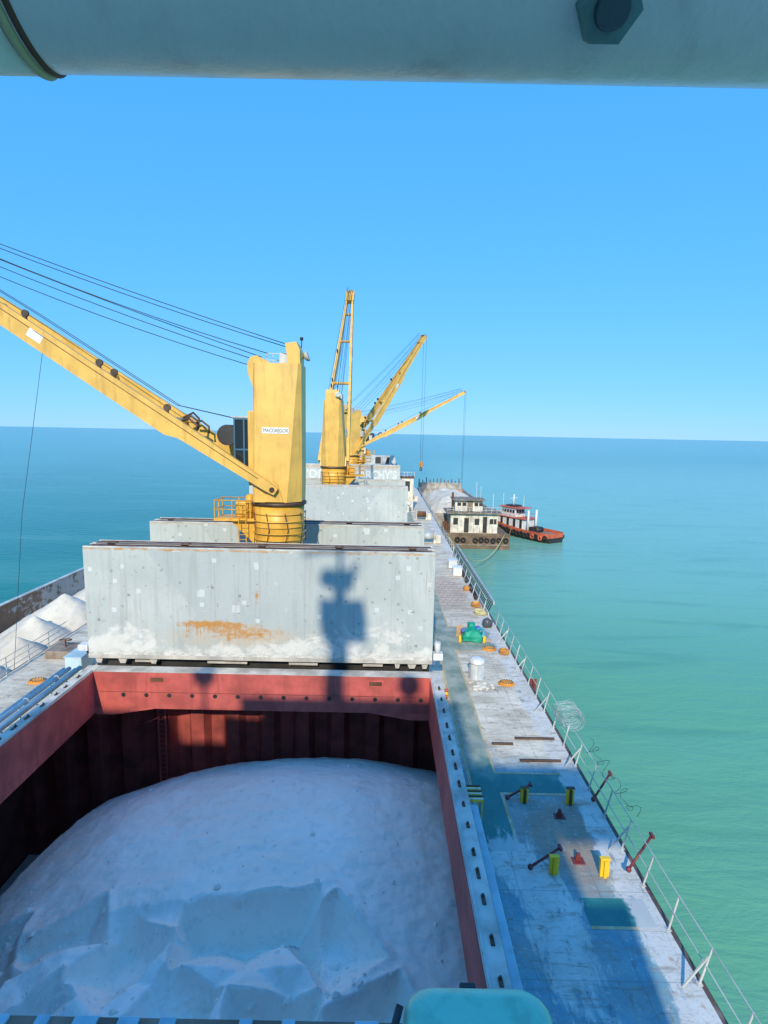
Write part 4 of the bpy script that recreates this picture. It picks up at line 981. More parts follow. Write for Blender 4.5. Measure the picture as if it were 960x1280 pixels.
for x, y, lab in ((13.55, 19.0, 'small maroon pad eye between the far posts'), (13.5, 16.8, 'small maroon pad eye between the near posts')):
    t = thing('pad_eye', lab, 'pad eye', (x, y, 0), group='pad eyes')
    m = MB(); m.prism([(-0.13, 0), (0.13, 0), (0.04, 0.32), (-0.04, 0.32)], 'y', -0.025, 0.025); m.build('plate', M_maroon, t)
    m = MB(); m.bb(-0.2, 0.2, -0.15, 0.15, 0.0, 0.03); m.build('base', M_maroon, t)
# dark flat bars welded across the deck
for x0, x1, y, lab in ((11.9, 12.9, 23.85, 'short dark steel bar across the deck where the shade begins'), (13.1, 15.0, 24.35, 'long rusty steel bar across the sunlit deck'), (12.9, 14.75, 22.55, 'long dark steel bar across the shaded deck')):
    m = MB(); m.bb(x0, x1, y - 0.06, y + 0.06, 0.0, 0.09, 0.015); tag(m.build('deck_bar', M_brown), lab, 'bar', 'deck bars')
# striped step over the coaming
t = thing('step_platform', 'small step platform with yellow and black stripes beside the coaming', 'step', (10.2, 18.9, 0))
m = MB(); m.bb(-0.28, 0.30, -0.45, 0.45, 0.95, 1.0); m.build('frame', M_postyel, t)
for k in range(6):
    m = MB(); m.box((0.01, -0.37 + k * 0.15, 1.016), (0.6, 0.07, 0.03)); o = m.build('tread_bar', M_dark if k % 2 else M_whiterust, t)
for x, y in ((-0.24, -0.4), (-0.24, 0.4), (0.26, -0.4), (0.26, 0.4)):
    m = MB(); m.cyl((x, y, 0), (x, y, 0.95), 0.03, n=6); m.build('leg', M_postyel, t)
# light blue trunking beside the coaming
t = thing('cable_trunk', 'light blue cable trunk running along the starboard coaming', 'cable trunk', (10.12, 16, 0))
m = MB(); m.bb(-0.13, 0.13, -4.5, 2.3, 0.75, 0.95, 0.02); m.build('cover', M_ltblue, t)
for y in (-4, -2, 0, 2):
    m = MB(); m.bb(-0.1, 0.1, y - 0.04, y + 0.04, 0, 0.749); m.build('support', M_grey, t)
t = thing('hydrant', 'yellow and red hose fitting at the corner of the coaming', 'hydrant', (10.05, 26.9, 0))
m = MB(); m.lathe([(0.12, 0), (0.08, 0.1), (0.08, 0.9), (0.13, 0.95), (0.05, 1.1)], 12); m.build('body', M_postyel, t)
m = MB(); m.cyl((0, 0, 0.95), (0.0, -0.28, 0.85), 0.06, n=8); m.cyl((0, 0, 1.1), (0, 0, 1.2), 0.11, n=10); m.build('valve', M_tugred, t)
# razor wire coil on the rail
m = MB(); pts = []
for i in range(240):
    a = i * 0.52; pts.append((0.55 * math.cos(a) + 0.06 * rnd.gauss(0, 1), 0.0 + i * 0.006, 0.45 * math.sin(a) + 0.04 * rnd.gauss(0, 1)))
m.tube(pts, 0.008, 4); o = m.build('razor_wire', M_rail); o.location = (15.85, 24.2, 0.95); tag(o, 'loose coil of razor wire hanging outside the starboard rail', 'wire coil')
m = MB(); pts = [(0.2 * math.sin(i * 0.9) + 0.15, i * 0.08, 0.25 * math.sin(i * 0.55) + 0.05 * rnd.gauss(0, 1)) for i in range(60)]
m.tube(pts, 0.010, 4); o = m.build('razor_wire', M_rope); o.location = (15.75, 17.8, 1.0); tag(o, 'thin dark strand of wire tangled along the shaded rail', 'wire coil')

# far clutter on the starboard deck
for k, (x, y, lab) in enumerate(((12.6, 72, 'grey mooring winch beside the second crane on the starboard deck'), (13.0, 92, 'grey mooring winch alongside the barge cabin'), (12.2, 118, 'far grey winch on the starboard deck by the sand barge'))):
    t = thing('mooring_winch', lab, 'winch', (x, y, 0), group='mooring winches')
    m = MB(); m.cyl((-0.8, 0, 0.9), (0.8, 0, 0.9), 0.5, n=16); m.build('drum', M_rust if k else M_grey, t)
    for xx in (-0.85, 0.85):
        m = MB(); m.cyl((xx - 0.05, 0, 0.9), (xx + 0.05, 0, 0.9), 0.78, n=18); m.build('flange', M_whiterust, t)
        m = MB(); m.bb(xx - 0.12, xx + 0.12, -0.5, 0.5, 0, 0.5); m.build('foot', M_whiterust, t)
    m = MB(); m.bb(1.0, 1.7, -0.4, 0.4, 0.0, 1.1, 0.05); m.build('gearbox', M_whiterust, t)
for k, (x, y, lab) in enumerate(((10.5, 66.5, 'mushroom vent at the right end of the stained hatch cover'), (10.8, 71.0, 'mushroom vent just beyond the stained hatch cover'), (11.0, 100.5, 'mushroom vent at the right end of the lettered hatch cover'))):
    t = thing('mushroom_vent', lab, 'vent', (x, y, 0), group='mushroom vents')
    m = MB(); m.lathe([(0.4, 0), (0.3, 0.1), (0.3, 1.5)], 14); m.build('pipe', M_whiterust, t)
    m = MB(); m.lathe([(0.6, 1.4), (0.62, 1.6), (0.4, 1.85), (0.05, 1.95)], 16); m.build('hood', M_white, t)
t = thing('deck_house', 'small white deck house with a dark doorway right of the lettered hatch cover', 'deck house', (10.9, 104, 0))
m = MB(); m.bb(-1.2, 1.2, -1.5, 1.5, 0, 6.2, 0.05); m.build('wall', M_whiterust, t)
m = MB(); m.bb(-1.4, 1.4, -1.7, 1.7, 6.201, 6.35); m.build('roof', M_rust, t)
m = MB(); m.bb(-0.5, 0.5, -1.53, -1.503, 3.7, 5.6); m.build('door', M_dark, t)
for k in range(5):
    m = MB(); m.cyl((-1.3 + k * 0.65, -1.6, 6.35), (-1.3 + k * 0.65, -1.6, 7.3), 0.04, n=5); m.build('rail_post', M_whiterust, t)
m = MB(); m.cyl((-1.3, -1.6, 7.3), (1.3, -1.6, 7.3), 0.04, n=5); m.build('hand_rail', M_whiterust, t)
# forecastle
t = thing('forecastle', 'grey raised forecastle at the bow beyond the cranes', 'forecastle', (0, 160, 0))
m = MB(); m.loft([[(-bow_half(150), -10, z), (bow_half(150), -10, z), (bow_half(164), 4, z), (bow_half(174), 14, z), (-bow_half(174), 14, z), (-bow_half(164), 4, z)] for z in (0.01, 3.0)]); m.build('block', M_grey, t)
m = MB(); m.cyl((0, -4, 3), (0, -4, 12), 0.25, 0.15, n=10); m.cyl((-1.2, -4, 9.5), (1.2, -4, 9.5), 0.08, n=8); m.build('foremast', M_whiterust, t)
# crew on the far deck: two small figures in work clothes
def person(x, y, h, label, top, legs, face):
    t = thing('person', label, 'person', (x, y, 0), face)
    me = bpy.data.meshes.new('body'); V = [(0, 0, .93), (0, 0, 1.15), (0, 0, 1.38), (0, 0, 1.50), (0, 0.01, 1.60), (0, 0.02, 1.68), (.10, 0, .90), (.11, .03, .48), (.11, 0, .08), (.11, .13, .04), (-.10, 0, .90), (-.12, -.06, .48), (-.12, -.14, .08), (-.12, -.02, .04), (.19, 0, 1.40), (.25, -.02, 1.12), (.24, .12, .92), (.24, .17, .84), (-.19, 0, 1.40), (-.25, .03, 1.12), (-.22, .16, .94), (-.22, .2, .86)]
    Ed = [(0, 1), (1, 2), (2, 3), (3, 4), (4, 5), (0, 6), (6, 7), (7, 8), (8, 9), (0, 10), (10, 11), (11, 12), (12, 13), (2, 14), (14, 15), (15, 16), (16, 17), (2, 18), (18, 19), (19, 20), (20, 21)]
    rad = [.14, .15, .16, .06, .10, .09, .09, .065, .05, .045, .09, .065, .05, .045, .06, .05, .04, .045, .06, .05, .04, .045]
    me.from_pydata([tuple(c * h / 1.75 for c in v) for v in V], Ed, []); o = bpy.data.objects.new('body', me); COL.objects.link(o)
    md = o.modifiers.new('s', 'SKIN'); me.skin_vertices[0].data[0].use_root = True
    for sv, r_ in zip(me.skin_vertices[0].data, rad): sv.radius = (r_, r_ * 0.85)
    o.modifiers.new('d', 'SUBSURF').levels = 1
    dg = bpy.context.evaluated_depsgraph_get(); me2 = bpy.data.meshes.new_from_object(o.evaluated_get(dg)); bpy.data.objects.remove(o)
    me2.materials.clear(); me2.materials.append(legs); me2.materials.append(top)
    for f in me2.polygons:
        f.use_smooth = True; f.material_index = 1 if f.center.z > 0.95 * h / 1.75 else 0
    o = bpy.data.objects.new('body', me2); COL.objects.link(o); o.parent = t
    m = MB(); m.lathe([(0.12, 1.70), (0.125, 1.74), (0.10, 1.82), (0.03, 1.86)], 12); m.build('helmet', M_postyel, t)
person(12.2, 78.0, 1.75, 'person in dark work clothes and helmet standing on the far deck', plain('navy_cloth', (0.05, 0.06, 0.10)), plain('grey_cloth', (0.10, 0.10, 0.11)), 0.6)

# ================================================================== PORT DECK GEAR
t = thing('pipe_rack', 'rack of light blue pipes running along the port coaming', 'pipes', (-10.5, 20.5, 0.45))
for x, z, r_ in ((-0.55, 0.62, 0.10), (-0.25, 0.66, 0.12), (0.08, 0.62, 0.09), (0.35, 0.72, 0.13)):
    m = MB(); m.cyl((x, -12, z), (x, 8.2, z), r_, n=12); m.build('pipe', M_ltblue, t)
for k in range(8):
    y = -10.5 + k * 2.5
    m = MB(); m.bb(-0.7, 0.52, y - 0.05, y + 0.05, 0.40, 0.48); m.bb(-0.66, -0.58, y - 0.05, y + 0.05, -0.45, 0.40); m.bb(0.40, 0.48, y - 0.05, y + 0.05, -0.45, 0.40); m.build('support', M_ltblue, t)
    m = MB(); m.torus((-0.25, y, 0.66), (0, 1, 0), 0.13, 0.025, 14, 5); m.build('clamp', M_rail, t)
t = thing('winch_box', 'light blue box at the end of the port pipes beside the hatch cover', 'box', (-11.6, 31.2, 0))
m = MB(); m.bb(-0.5, 0.5, -0.7, 0.7, 0.0, 0.95, 0.05); m.build('body', M_ltblue, t)
m = MB(); m.bb(-0.55, 0.55, -0.75, 0.75, 0.951, 1.0, 0.02); m.build('lid', M_ltblue, t)
coil(-14.75, 26.6, 0.48, M_rail, 5, 'grey wire coil by the port rail above the sand heaps')
t = thing('valve_wheel', 'rusty pipe fitting by the port rail beside the hatch cover', 'valve', (-13.6, 33.2, 0))
m = MB(); m.bb(-0.9, 0.9, -0.8, 0.8, 0, 0.5, 0.05); m.build('base', M_bargegrey, t)
m = MB(); m.torus((0, 0, 0.95), (0, 0.2, 1), 0.35, 0.04, 18, 6); m.cyl((0, 0, 0.5), (0, 0, 0.95), 0.05, n=8); m.build('wheel', M_rust, t)

# ================================================================== PORT BARGE WITH SAND
t = thing('sand_barge', 'rusty grey barge wall enclosing sand heaps on the left', 'barge', (-22, 46, WATER_Z))
BX0, BX1, BY0, BY1 = -28.9, -16.0, 18, 71
def bpart(mb, name, mat):
    o = mb.build(name, mat); o.location = -Vector(t.location); o.parent = t; return o
m = MB(); m.bb(BX0 - 0.3, BX1 + 0.2, BY0 - 4, BY1 + 4, WATER_Z - 1.5, -4.9); bpart(m, 'hull', M_barge)
m = MB(); m.bb(BX0, BX0 + 0.25, BY0, BY1, -4.9, -2.05); bpart(m, 'outer_wall', M_bwall)
m = MB(); m.bb(BX1 - 0.25, BX1, BY0, BY1, -4.9, -3.2); bpart(m, 'inner_wall', M_bwall)
m = MB(); m.bb(BX0 + 0.25, BX1 - 0.25, BY1 - 0.25, BY1, -4.9, -2.1); bpart(m, 'end_wall', M_bwall)
m = MB(); m.bb(BX0 + 0.25, BX1 - 0.25, BY0, BY0 + 0.25, -4.9, -2.1); bpart(m, 'end_wall', M_bwall)
m = MB(); m.bb(BX0 - 0.06, BX0 + 0.36, BY0, BY1, -2.05, -1.97, 0.02); bpart(m, 'wall_cap', M_rail2)
heaps = [(-21.2, 30.6, -1.4), (-21.4, 34.6, -0.9), (-20.6, 38.8, -1.15), (-21.4, 42.2, -0.75), (-21.2, 46.0, 0.0), (-20.8, 50.6, -0.3), (-21.5, 55.5, -0.2), (-21, 60, -0.6), (-21.3, 64.5, -1.0)]
def heapz(x, y):
    z = -4.6
    for hx, hy, hz in heaps:
        d = math.hypot((x - hx) * 0.85, (y - hy) * 1.0) + 0.14 * fbm(x, y, 0.6, 3)
        z = max(z, hz - 0.78 * max(0, d - 0.05))
    return z + 0.07 * fbm(x, y, 0.9, 5) + 0.03 * fbm(x, y, 3.0, 3)
o = grid_mesh('sand_heaps', BX0 + 0.26, BX1 - 0.26, 90, BY0 + 0.3, BY1 - 0.3, 300, heapz, M_sandb); tag(o, 'row of pale sand heaps lying in the port barge', 'sand', kind='stuff')

# ================================================================== STARBOARD BARGE
t = thing('accommodation_barge', 'rusty brown barge with white deckhouse and tyre fenders moored alongside', 'barge', (23, 101.6, WATER_Z))
def bp(mb, name, mat, par=None):
    o = mb.build(name, mat)
    if par is None: o.location = -Vector(t.location); o.parent = t
    else: o.parent = par
    return o
SX0, SX1, SY0, SY1, SD = 16.2, 30.6, 101.6, 166.0, -4.2
m = MB(); m.bb(SX0, SX1, SY0, SY1, WATER_Z - 1.5, SD, 0.15); bp(m, 'hull', M_barge)
m = MB(); m.bb(SX0 - 0.05, SX1 + 0.08, SY0 - 0.12, SY0 + 0.2, -6.35, -6.05); bp(m, 'rubbing_strake', M_bargegrey)
m = MB(); m.bb(SX0, SX1, SY0 - 0.06, SY0 - 0.003, SD - 0.25, SD + 0.25); bp(m, 'stern_bulwark', M_barge)
m = MB(); m.bb(19.4, 28.4, 103.0, 108.5, SD + 0.01, -0.45); lw = bp(m, 'lower_house', M_whiterust)
m = MB(); m.bb(18.6, 29.2, 102.3, 109.2, -0.44, -0.20, 0.03); bp(m, 'lower_roof', M_bargegrey)
m = MB(); m.bb(20.3, 25.6, 104.0, 107.6, -0.19, 2.0); bp(m, 'upper_house', M_whiterust)
m = MB(); m.bb(19.8, 26.1, 103.3, 108.2, 2.01, 2.22, 0.03); bp(m, 'upper_roof', M_bargegrey)
for x, w, z0, z1 in ((19.9, 0.9, -2.6, -1.3), (22.0, 0.9, -4.1, -1.3), (24.0, 0.9, -2.6, -1.4), (25.6, 0.8, -4.1, -1.0), (26.9, 0.7, -2.4, -1.4), (27.7, 0.5, -2.4, -1.4)):
    m = MB(); m.bb(x, x + w, 102.955, 102.997, z0, z1); w_ = bp(m, 'door' if z0 < -4 else 'window', M_dark)
for x in (20.7, 21.7, 24.0, 24.9):
    m = MB(); m.bb(x, x + 0.7, 103.955, 103.997, 0.9, 1.55); bp(m, 'window', M_dark)
m = MB(); m.bb(22.65, 23.7, 103.93, 103.996, -0.18, 2.0); bp(m, 'grey_panel', M_bargegrey)
for z in (0.35, 0.85):
    m = MB(); m.cyl((18.7, 102.4, z), (29.1, 102.4, z), 0.045, n=5); bp(m, 'hand_rail', M_rail2)
for k in range(11):
    m = MB(); m.cyl((18.7 + 1.04 * k, 102.4, -0.2), (18.7 + 1.04 * k, 102.4, 0.85), 0.045, n=5); bp(m, 'rail_post', M_rail2)
m = MB(); m.cyl((19.9, 105, -0.2), (19.9, 105, 3.4), 0.2, n=8); bp(m, 'funnel', M_rust)
for x, y, h in ((25.5, 106, 4.6), (27.8, 105, 3.2), (24.8, 107, 5.3)):
    m = MB(); m.cyl((x, y, -0.2), (x, y, h), 0.05, n=5); bp(m, 'antenna', M_white)
for k, x in enumerate((20.6, 21.7, 24.0, 25.1, 26.2, 27.4, 28.5, 29.8)):
    m = MB(); m.torus((x, SY0 - 0.25, -5.2 - 0.05 * (k % 3)), (0, 1, 0), 0.36, 0.17, 18, 8); bp(m, 'tyre', M_black)
for k in range(6):
    m = MB(); m.bb(17.2 + k * 0.4, 17.4 + k * 0.4, 102 + k * 0.8, 102.6 + k * 0.8, SD, SD + rnd.uniform(0.8, 2.4)); bp(m, 'deck_post', M_rust)
m = MB(); m.bb(SX0 + 0.4, SX0 + 0.65, 111, SY1 - 1, SD, -1.6); bp(m, 'cargo_wall', M_bargepale)
m = MB(); m.bb(SX1 - 0.65, SX1 - 0.4, 111, SY1 - 1, SD, -1.6); bp(m, 'cargo_wall', M_bargepale)
m = MB(); m.bb(SX0 + 0.65, SX1 - 0.65, 111, 111.25, SD, -1.6); bp(m, 'cargo_wall', M_bargepale)
m = MB(); m.bb(SX0 + 0.65, SX1 - 0.65, SY1 - 1.3, SY1 - 1, SD, 0.0); bp(m, 'cargo_wall', M_bargepale)
for k in range(12):
    m = MB(); m.bb(17 + k * 1.1, 17.25 + k * 1.1, SY1 - 1.0, SY1 - 0.7, -3, 0.5 + rnd.uniform(0, 1.0)); bp(m, 'wall_stiffener', M_rust)
def bz(x, y):
    u = (x - 22.8) / 6.6; v = (y - 138) / 28
    z = 1.1 - 3.4 * max(0, (y - 126) / 50) - 3.6 * abs(u) ** 2.0 - 3.0 * abs(v) ** 6 + 0.8 * fbm(x, y, 0.16) + 0.25 * fbm(x, y, 0.7)
    return max(z, -3.6)
o = grid_mesh('sand_load', SX0 + 0.7, SX1 - 0.7, 60, 111.4, SY1 - 1.4, 150, bz, M_sandb); tag(o, 'long white sand load heaped in the starboard barge', 'sand', kind='stuff')
# mooring line
m = MB(); m.tube(catenary((15.4, 72.0, 0.7), (29.6, 101.5, -4.0), 4.2, 22), 0.07, 6); tag(m.build('mooring_line', M_yelrope), 'pale yellow mooring line sagging from the ship to the barge stern', 'rope')
m = MB(); m.tube(catenary((30.2, 101.6, -4.0), (33.5, 113.0, -4.2), 0.8, 10), 0.06, 6); tag(m.build('mooring_line', M_orrope), 'short orange line between the barge stern and the tug', 'rope')

# ================================================================== TUG
TA = math.atan2(43.6 - 32.2, 126.0 - 108.0)
t = thing('tug_boat', 'red and white tug with tyre fenders beside the barge', 'tug', (36.7, 117.0, WATER_Z), TA); t.scale = (0.86, 0.86, 0.86)   # local +Y = bow
L2 = 11.0
def thull(y):
    u = (y + L2) / (2 * L2)
    hw = 3.3 * (1 - max(0, (u - 0.6) / 0.4) ** 2.2 * 0.96) * (1 - max(0, (0.12 - u) / 0.12) ** 2 * 0.25)
    sheer = 1.55 + 2.0 * max(0, u - 0.28) ** 1.6 * 1.25
    return max(hw, 0.12), sheer
def tsecs(z0f, z1f, flare0, flare1, ins=0.0):
    out = []
    for i in range(23):
        y = -L2 + 2 * L2 * i / 22; hw, sh = thull(y); a = hw * flare0 - ins; b = hw * flare1 - ins
        z0, z1 = z0f(sh), z1f(sh)
        out.append([(-max(a, .05), y, z0), (max(a, .05), y, z0), (max(b, .06), y, z1), (-max(b, .06), y, z1)])
    return out
m = MB(); m.loft(tsecs(lambda s: -1.2, lambda s: s - 0.35, 0.82, 0.98)); m.build('hull', M_dark, t)
m = MB(); m.loft(tsecs(lambda s: s - 0.348, lambda s: s + 0.05, 0.99, 1.0)); m.build('sheer_band', M_tugred, t)
for sx in (-1, 1):
    m = MB(); secs = []
    for i in range(23):
        y = -L2 + 2 * L2 * i / 22; hw, sh = thull(y)
        secs.append([(sx * (hw - 0.10), y, sh + 0.052), (sx * (hw + 0.02), y, sh + 0.052), (sx * (hw + 0.04), y, sh + 0.75), (sx * (hw - 0.10), y, sh + 0.75)])
    m.loft(secs); m.build('bulwark', M_tugred, t)
m = MB(); m.bb(-2.4, 2.4, -L2 - 0.02, -L2 + 0.12, 1.2, 2.3); m.build('stern_bulwark', M_tugred, t)
m = MB(); m.loft(tsecs(lambda s: s + 0.051, lambda s: s + 0.09, 0.9, 0.9)); m.build('deck', M_bargegrey, t)
m = MB(); m.bb(-2.2, 2.2, -2.2, 6.6, 1.8, 4.5, 0.06); m.build('deckhouse', M_white, t)
for k in range(4):
    for sx in (-1, 1):
        m = MB(); m.bb(sx * 2.2, sx * 2.235, -2.0 + 2.2 * k, -1.2 + 2.2 * k, 2.2, 4.35); m.build('door', M_dark, t)
m = MB(); m.bb(-2.5, 2.5, -2.8, 7.0, 4.51, 4.66); m.build('boat_deck', M_tugred, t)
m = MB(); m.loft([[(-1.8, 0.8, 4.67), (1.8, 0.8, 4.67), (1.8, 6.2, 4.67), (-1.8, 6.2, 4.67)], [(-1.7, 0.9, 6.9), (1.7, 0.9, 6.9), (1.7, 5.8, 6.9), (-1.7, 5.8, 6.9)]]); wh = m.build('wheelhouse', M_white, t)
for k in range(5):
    for sx in (-1, 1):
        m = MB(); m.box((sx * 1.76, 1.45 + 0.95 * k, 6.05), (0.05, 0.7, 0.8), Matrix.Rotation(-sx * 0.045, 3, 'Y')); m.build('window', M_glass, wh)
for k in range(3):
    m = MB(); m.bb(-1.3 + 0.95 * k, -0.6 + 0.95 * k, 0.80, 0.86, 5.6, 6.45); m.build('window', M_glass, wh)
m = MB(); m.bb(-2.1, 2.1, -1.2, 6.4, 6.91, 7.12, 0.04); m.build('roof', M_tugred, t)
m = MB(); m.bb(-1.3, 1.3, 1.6, 4.6, 7.13, 7.5); m.build('roof_box', M_dark, t)
m = MB(); m.cyl((0, 3.2, 7.1), (0, 3.2, 10.2), 0.25, 0.14, n=8); m.cyl((-1.3, 3.2, 9.2), (1.3, 3.2, 9.2), 0.09, n=6); m.build('mast', M_white, t)
for x, y, z in ((-1.5, 5.4, 10.3), (1.5, 1.2, 9.8)):
    m = MB(); m.cyl((x, y, 7.1), (x, y, z), 0.06, n=5); m.build('antenna', M_white, t)
for sx in (-1, 1):
    m = MB(); m.cyl((sx * 1.4, -3.3, 1.7), (sx * 1.4, -3.3, 6.9), 0.32, 0.26, n=10); m.build('funnel', M_white, t)
m = MB(); m.bb(-1.5, 1.5, -5.0, -3.7, 1.6, 2.9, 0.1); m.cyl((-1.2, -5.4, 2.3), (1.2, -5.4, 2.3), 0.7, n=14); m.build('towing_winch', M_dark, t)
for k in range(7):
    for sx in (-1, 1):
        m = MB(); m.cyl((sx * 2.4, -2.6 + k * 1.55, 4.66), (sx * 2.4, -2.6 + k * 1.55, 5.6), 0.035, n=5); m.build('rail_post', M_tugred, t)
for sx in (-1, 1):
    m = MB(); m.cyl((sx * 2.4, -2.6, 5.6), (sx * 2.4, 6.7, 5.6), 0.04, n=5); m.build('hand_rail', M_tugred, t)
for k in range(17):
    y = -L2 + 0.8 + k * 1.18; hw, sh = thull(y)
    for sx in (-1, 1):
        m = MB(); m.torus((sx * (hw + 0.16), y, sh - 0.30 - 0.15 * (k % 2)), (1, 0, 0), 0.46, 0.20, 16, 7); m.build('tyre', M_tugred if k < 4 and k % 2 else M_black, t)

# ================================================================== BRIDGE (behind and around the camera)
t = thing('accommodation_block', 'white ship superstructure with bridge wings behind the viewpoint', 'superstructure', (0, -6, 0))
def hp(mb, name, mat=M_house):
    o = mb.build(name, mat); o.location = -Vector(t.location); o.parent = t; return o
m = MB(); m.bb(-10.9, 10.9, -16, -0.65, 0.01, 12.7); hp(m, 'house_block')
m = MB(); m.bb(-12.6, 12.6, -14, -0.70, 6.2, 7.4); hp(m, 'lower_deck')
m = MB(); m.bb(-12.6, 12.6, -0.645, -0.57, 7.2, 9.85); hp(m, 'lower_bulwark')
for sx in (-1, 1):
    m = MB(); m.bb(sx * 10.91, sx * 13.3, -3.0, -0.64, 12.95, 13.2); hp(m, 'wing_deck')
m = MB(); m.bb(-13.3, 13.3, -0.63, -0.53, 11.75, 14.3); hp(m, 'front_bulwark')
for xx in (-13.3, 13.2):
    m = MB(); m.bb(xx, xx + 0.1, -3.0, -0.64, 13.21, 14.3); hp(m, 'wing_bulwark')
m = MB(); m.bb(-4.2, 7.4, -9.5, -2.0, 12.71, 18.8); hp(m, 'wheelhouse')
m = MB(); m.bb(-12.2, -4.21, -9.5, -2.0, 12.71, 16.2); hp(m, 'chart_house')
for xa, xb in ((-6.6, -4.21), (-12.2, -9.6)):  # unseen blocks added; the notch between them shapes sun on the bulkhead
    m = MB(); m.bb(xa, xb, -9.0, -2.0, 16.21, 17.9); hp(m, 'roof_shade_block')
for k in range(8):
    m = MB(); m.bb(-3.7 + k * 1.38, -2.6 + k * 1.38, -1.995, -1.96, 14.0, 15.4); hp(m, 'window', M_glass)
t = thing('radar_mast', 'white radar mast with scanner above the bridge', 'mast', (0.35, -6.0, 18.8))
m = MB(); m.bb(-0.5, 0.5, -0.5, 0.5, 0, 6.4); m.build('post', M_house, t)
m = MB(); m.bb(-0.95, 1.45, -1.0, 1.0, 6.41, 7.7, 0.05); m.build('platform', M_house, t)
m = MB(); m.bb(-0.25, 0.35, -0.3, 0.3, 7.76, 9.0); m.build('upper_post', M_house, t)
m = MB(); m.lathe([(0.15, 8.95), (0.48, 9.15), (0.56, 9.45), (0.42, 9.75), (0.15, 9.9)], 18, (-0.50, 0, 0)); m.build('dome', M_house, t)
m = MB(); m.bb(-0.1, 0.75, -0.35, 0.35, 9.001, 9.75); m.build('radar_gearbox', M_house, t)
m = MB(); m.cyl((0.8, 0, 9.5), (0.92, 0, 10.35), 0.12, n=8); m.build('horn', M_house, t)
m = MB(); m.cyl((0.05, 0, 9.75), (0.05, 0, 10.9), 0.14, n=8); m.build('stub', M_house, t)
m = MB(); m.cyl((-0.85, 0, 7.65), (-0.95, 0, 8.4), 0.10, n=8); m.build('lamp_post', M_house, t)
m = MB(); m.box((-0.4, 0, 11.0), (3.2, 0.2, 0.18), Matrix.Rotation(-0.12, 3, 'Y')); m.build('scanner', M_house, t)
for x, y, zb, zc, lab in ((-6.2, -2.6, 16.2, 20.4, 'small satellite dome on a pole above the port bridge roof'), (4.7, -2.6, 18.8, 20.0, 'small satellite dome on a pole above the starboard bridge roof')):
    t = thing('satellite_dome', lab, 'antenna', (x, y, zb), group='satellite domes')
    m = MB(); m.cyl((0, 0, 0), (0, 0, zc - zb - 0.5), 0.11, n=8); m.build('pole', M_house, t)
    m = MB(); m.lathe([(0.15, -0.6), (0.5, -0.4), (0.62, 0), (0.5, 0.42), (0.2, 0.6)], 18, (0, 0, zc - zb)); m.build('radome', M_house, t)

# awning pipe overhead, right in front of the lens
PY, PZ, PR = 0.406, 14.692, 0.0485
t = thing('awning_pipe', 'thick white painted pipe crossing overhead with a hexagonal bolt', 'pipe', (6.6, PY, 13.75))
zc = PZ - 13.75
m = MB(); m.cyl((-2.6, 0, zc), (2.6, 0, zc), PR, n=64); m.build('pipe', M_pipe, t)
m = MB(); m.torus((-0.243, 0, zc), (1, 0.05, 0.12), PR - 0.0005, 0.0028, 48, 8); m.build('joint_ring', M_rust, t)
m = MB(); m.torus((-0.250, 0, zc), (1, 0.05, 0.12), PR + 0.0004, 0.0035, 48, 8); m.build('joint_ring', M_yelrope, t)
m = MB(); m.lathe([(PR + 0.0012, -2.35), (PR + 0.0012, -0.2475)], 64); o = m.build('sleeve', M_pipe, t); o.rotation_euler = (0, R(90), 0); o.location = (0, 0, zc)
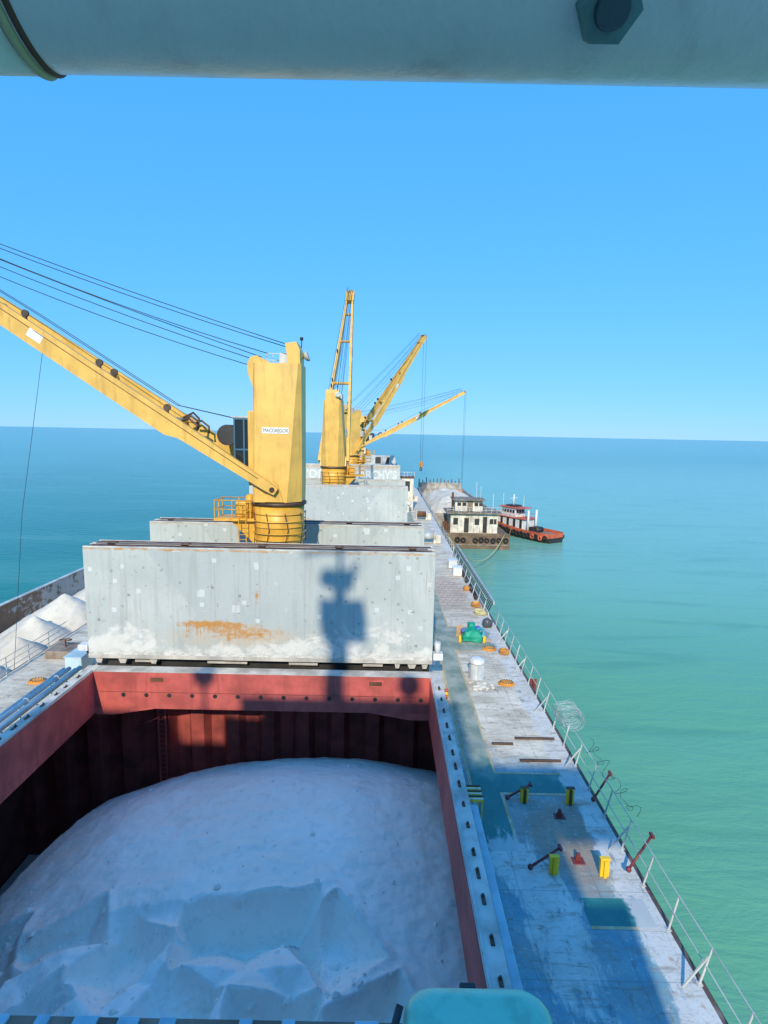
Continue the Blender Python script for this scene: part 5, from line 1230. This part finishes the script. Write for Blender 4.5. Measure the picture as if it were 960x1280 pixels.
# bolt: washer, hexagonal head and threaded end, pointing to the viewer and a little up
bd = Vector((0.0, -0.72, -0.69)).normalized(); bc = Vector((0.129, 0, zc + 0.002)) + bd * (PR - 0.002)
m = MB(); m.cyl(bc - bd * 0.004, bc + bd * 0.0035, 0.023, 0.022, n=28); bw = m.build('washer', M_pipe, t)
m = MB(); m.cyl(bc + bd * 0.003, bc + bd * 0.016, 0.0195, 0.0185, n=6); nut = m.build('hex_bolt', paint('bolt_green', (0.13, 0.26, 0.22), 0.35, 0.1, rust=0.1, sc=20), t)
m = MB(); m.cyl(bc + bd * 0.0155, bc + bd * 0.021, 0.0105, 0.0095, n=20); m.build('thread_end', paint('bolt_dark', (0.05, 0.09, 0.095), 0.35, 0.1, sc=20), nut)
for x in (-2.55, 2.55):
    m = MB(); m.tube([(x, -0.98, 0.50), (x, -0.98, 0.75), (x, -0.75, zc - 0.02), (x, 0, zc)], 0.035, 12); m.build('stanchion', M_pipe, t)

# teal housing on the bridge front
t = thing('teal_housing', 'teal painted box with rounded corners and latches at the bottom edge', 'housing', (6.96, 1.52, 12.04))
def rrect(hx, hy, r_, z, n=6):
    out = []
    for cx_, cy_, a0 in ((hx - r_, hy - r_, 0), (-hx + r_, hy - r_, 90), (-hx + r_, -hy + r_, 180), (hx - r_, -hy + r_, 270)):
        for k in range(n + 1):
            a = R(a0 + 90 * k / n); out.append((cx_ + r_ * math.cos(a), cy_ + r_ * math.sin(a), z))
    return out
m = MB(); m.loft([rrect(0.26, 0.20, 0.09, -0.2), rrect(0.262, 0.202, 0.09, 0.30), rrect(0.255, 0.195, 0.09, 0.36), rrect(0.23, 0.17, 0.08, 0.395), rrect(0.19, 0.13, 0.07, 0.405)], smooth=True); m.build('body', M_teal, t)
m = MB(); m.loft([rrect(0.268, 0.208, 0.09, 0.22), rrect(0.268, 0.208, 0.09, 0.25)]); m.build('rim', M_teal, t)
for x in (-0.02,):
    m = MB(); m.bb(x - 0.03, x + 0.03, 0.185, 0.212, 0.30, 0.375, 0.006); m.build('latch', M_dark, t)
m = MB(); m.tube([(-0.265, 0.02, 0.2), (-0.30, 0.05, 0.33), (-0.27, 0.12, 0.38)], 0.014, 6); m.build('handle', M_dark, t)
m = MB(); m.bb(-0.06, 0.06, -2.16, -0.19, -0.1, 0.05); m.build('bracket', M_house, t)
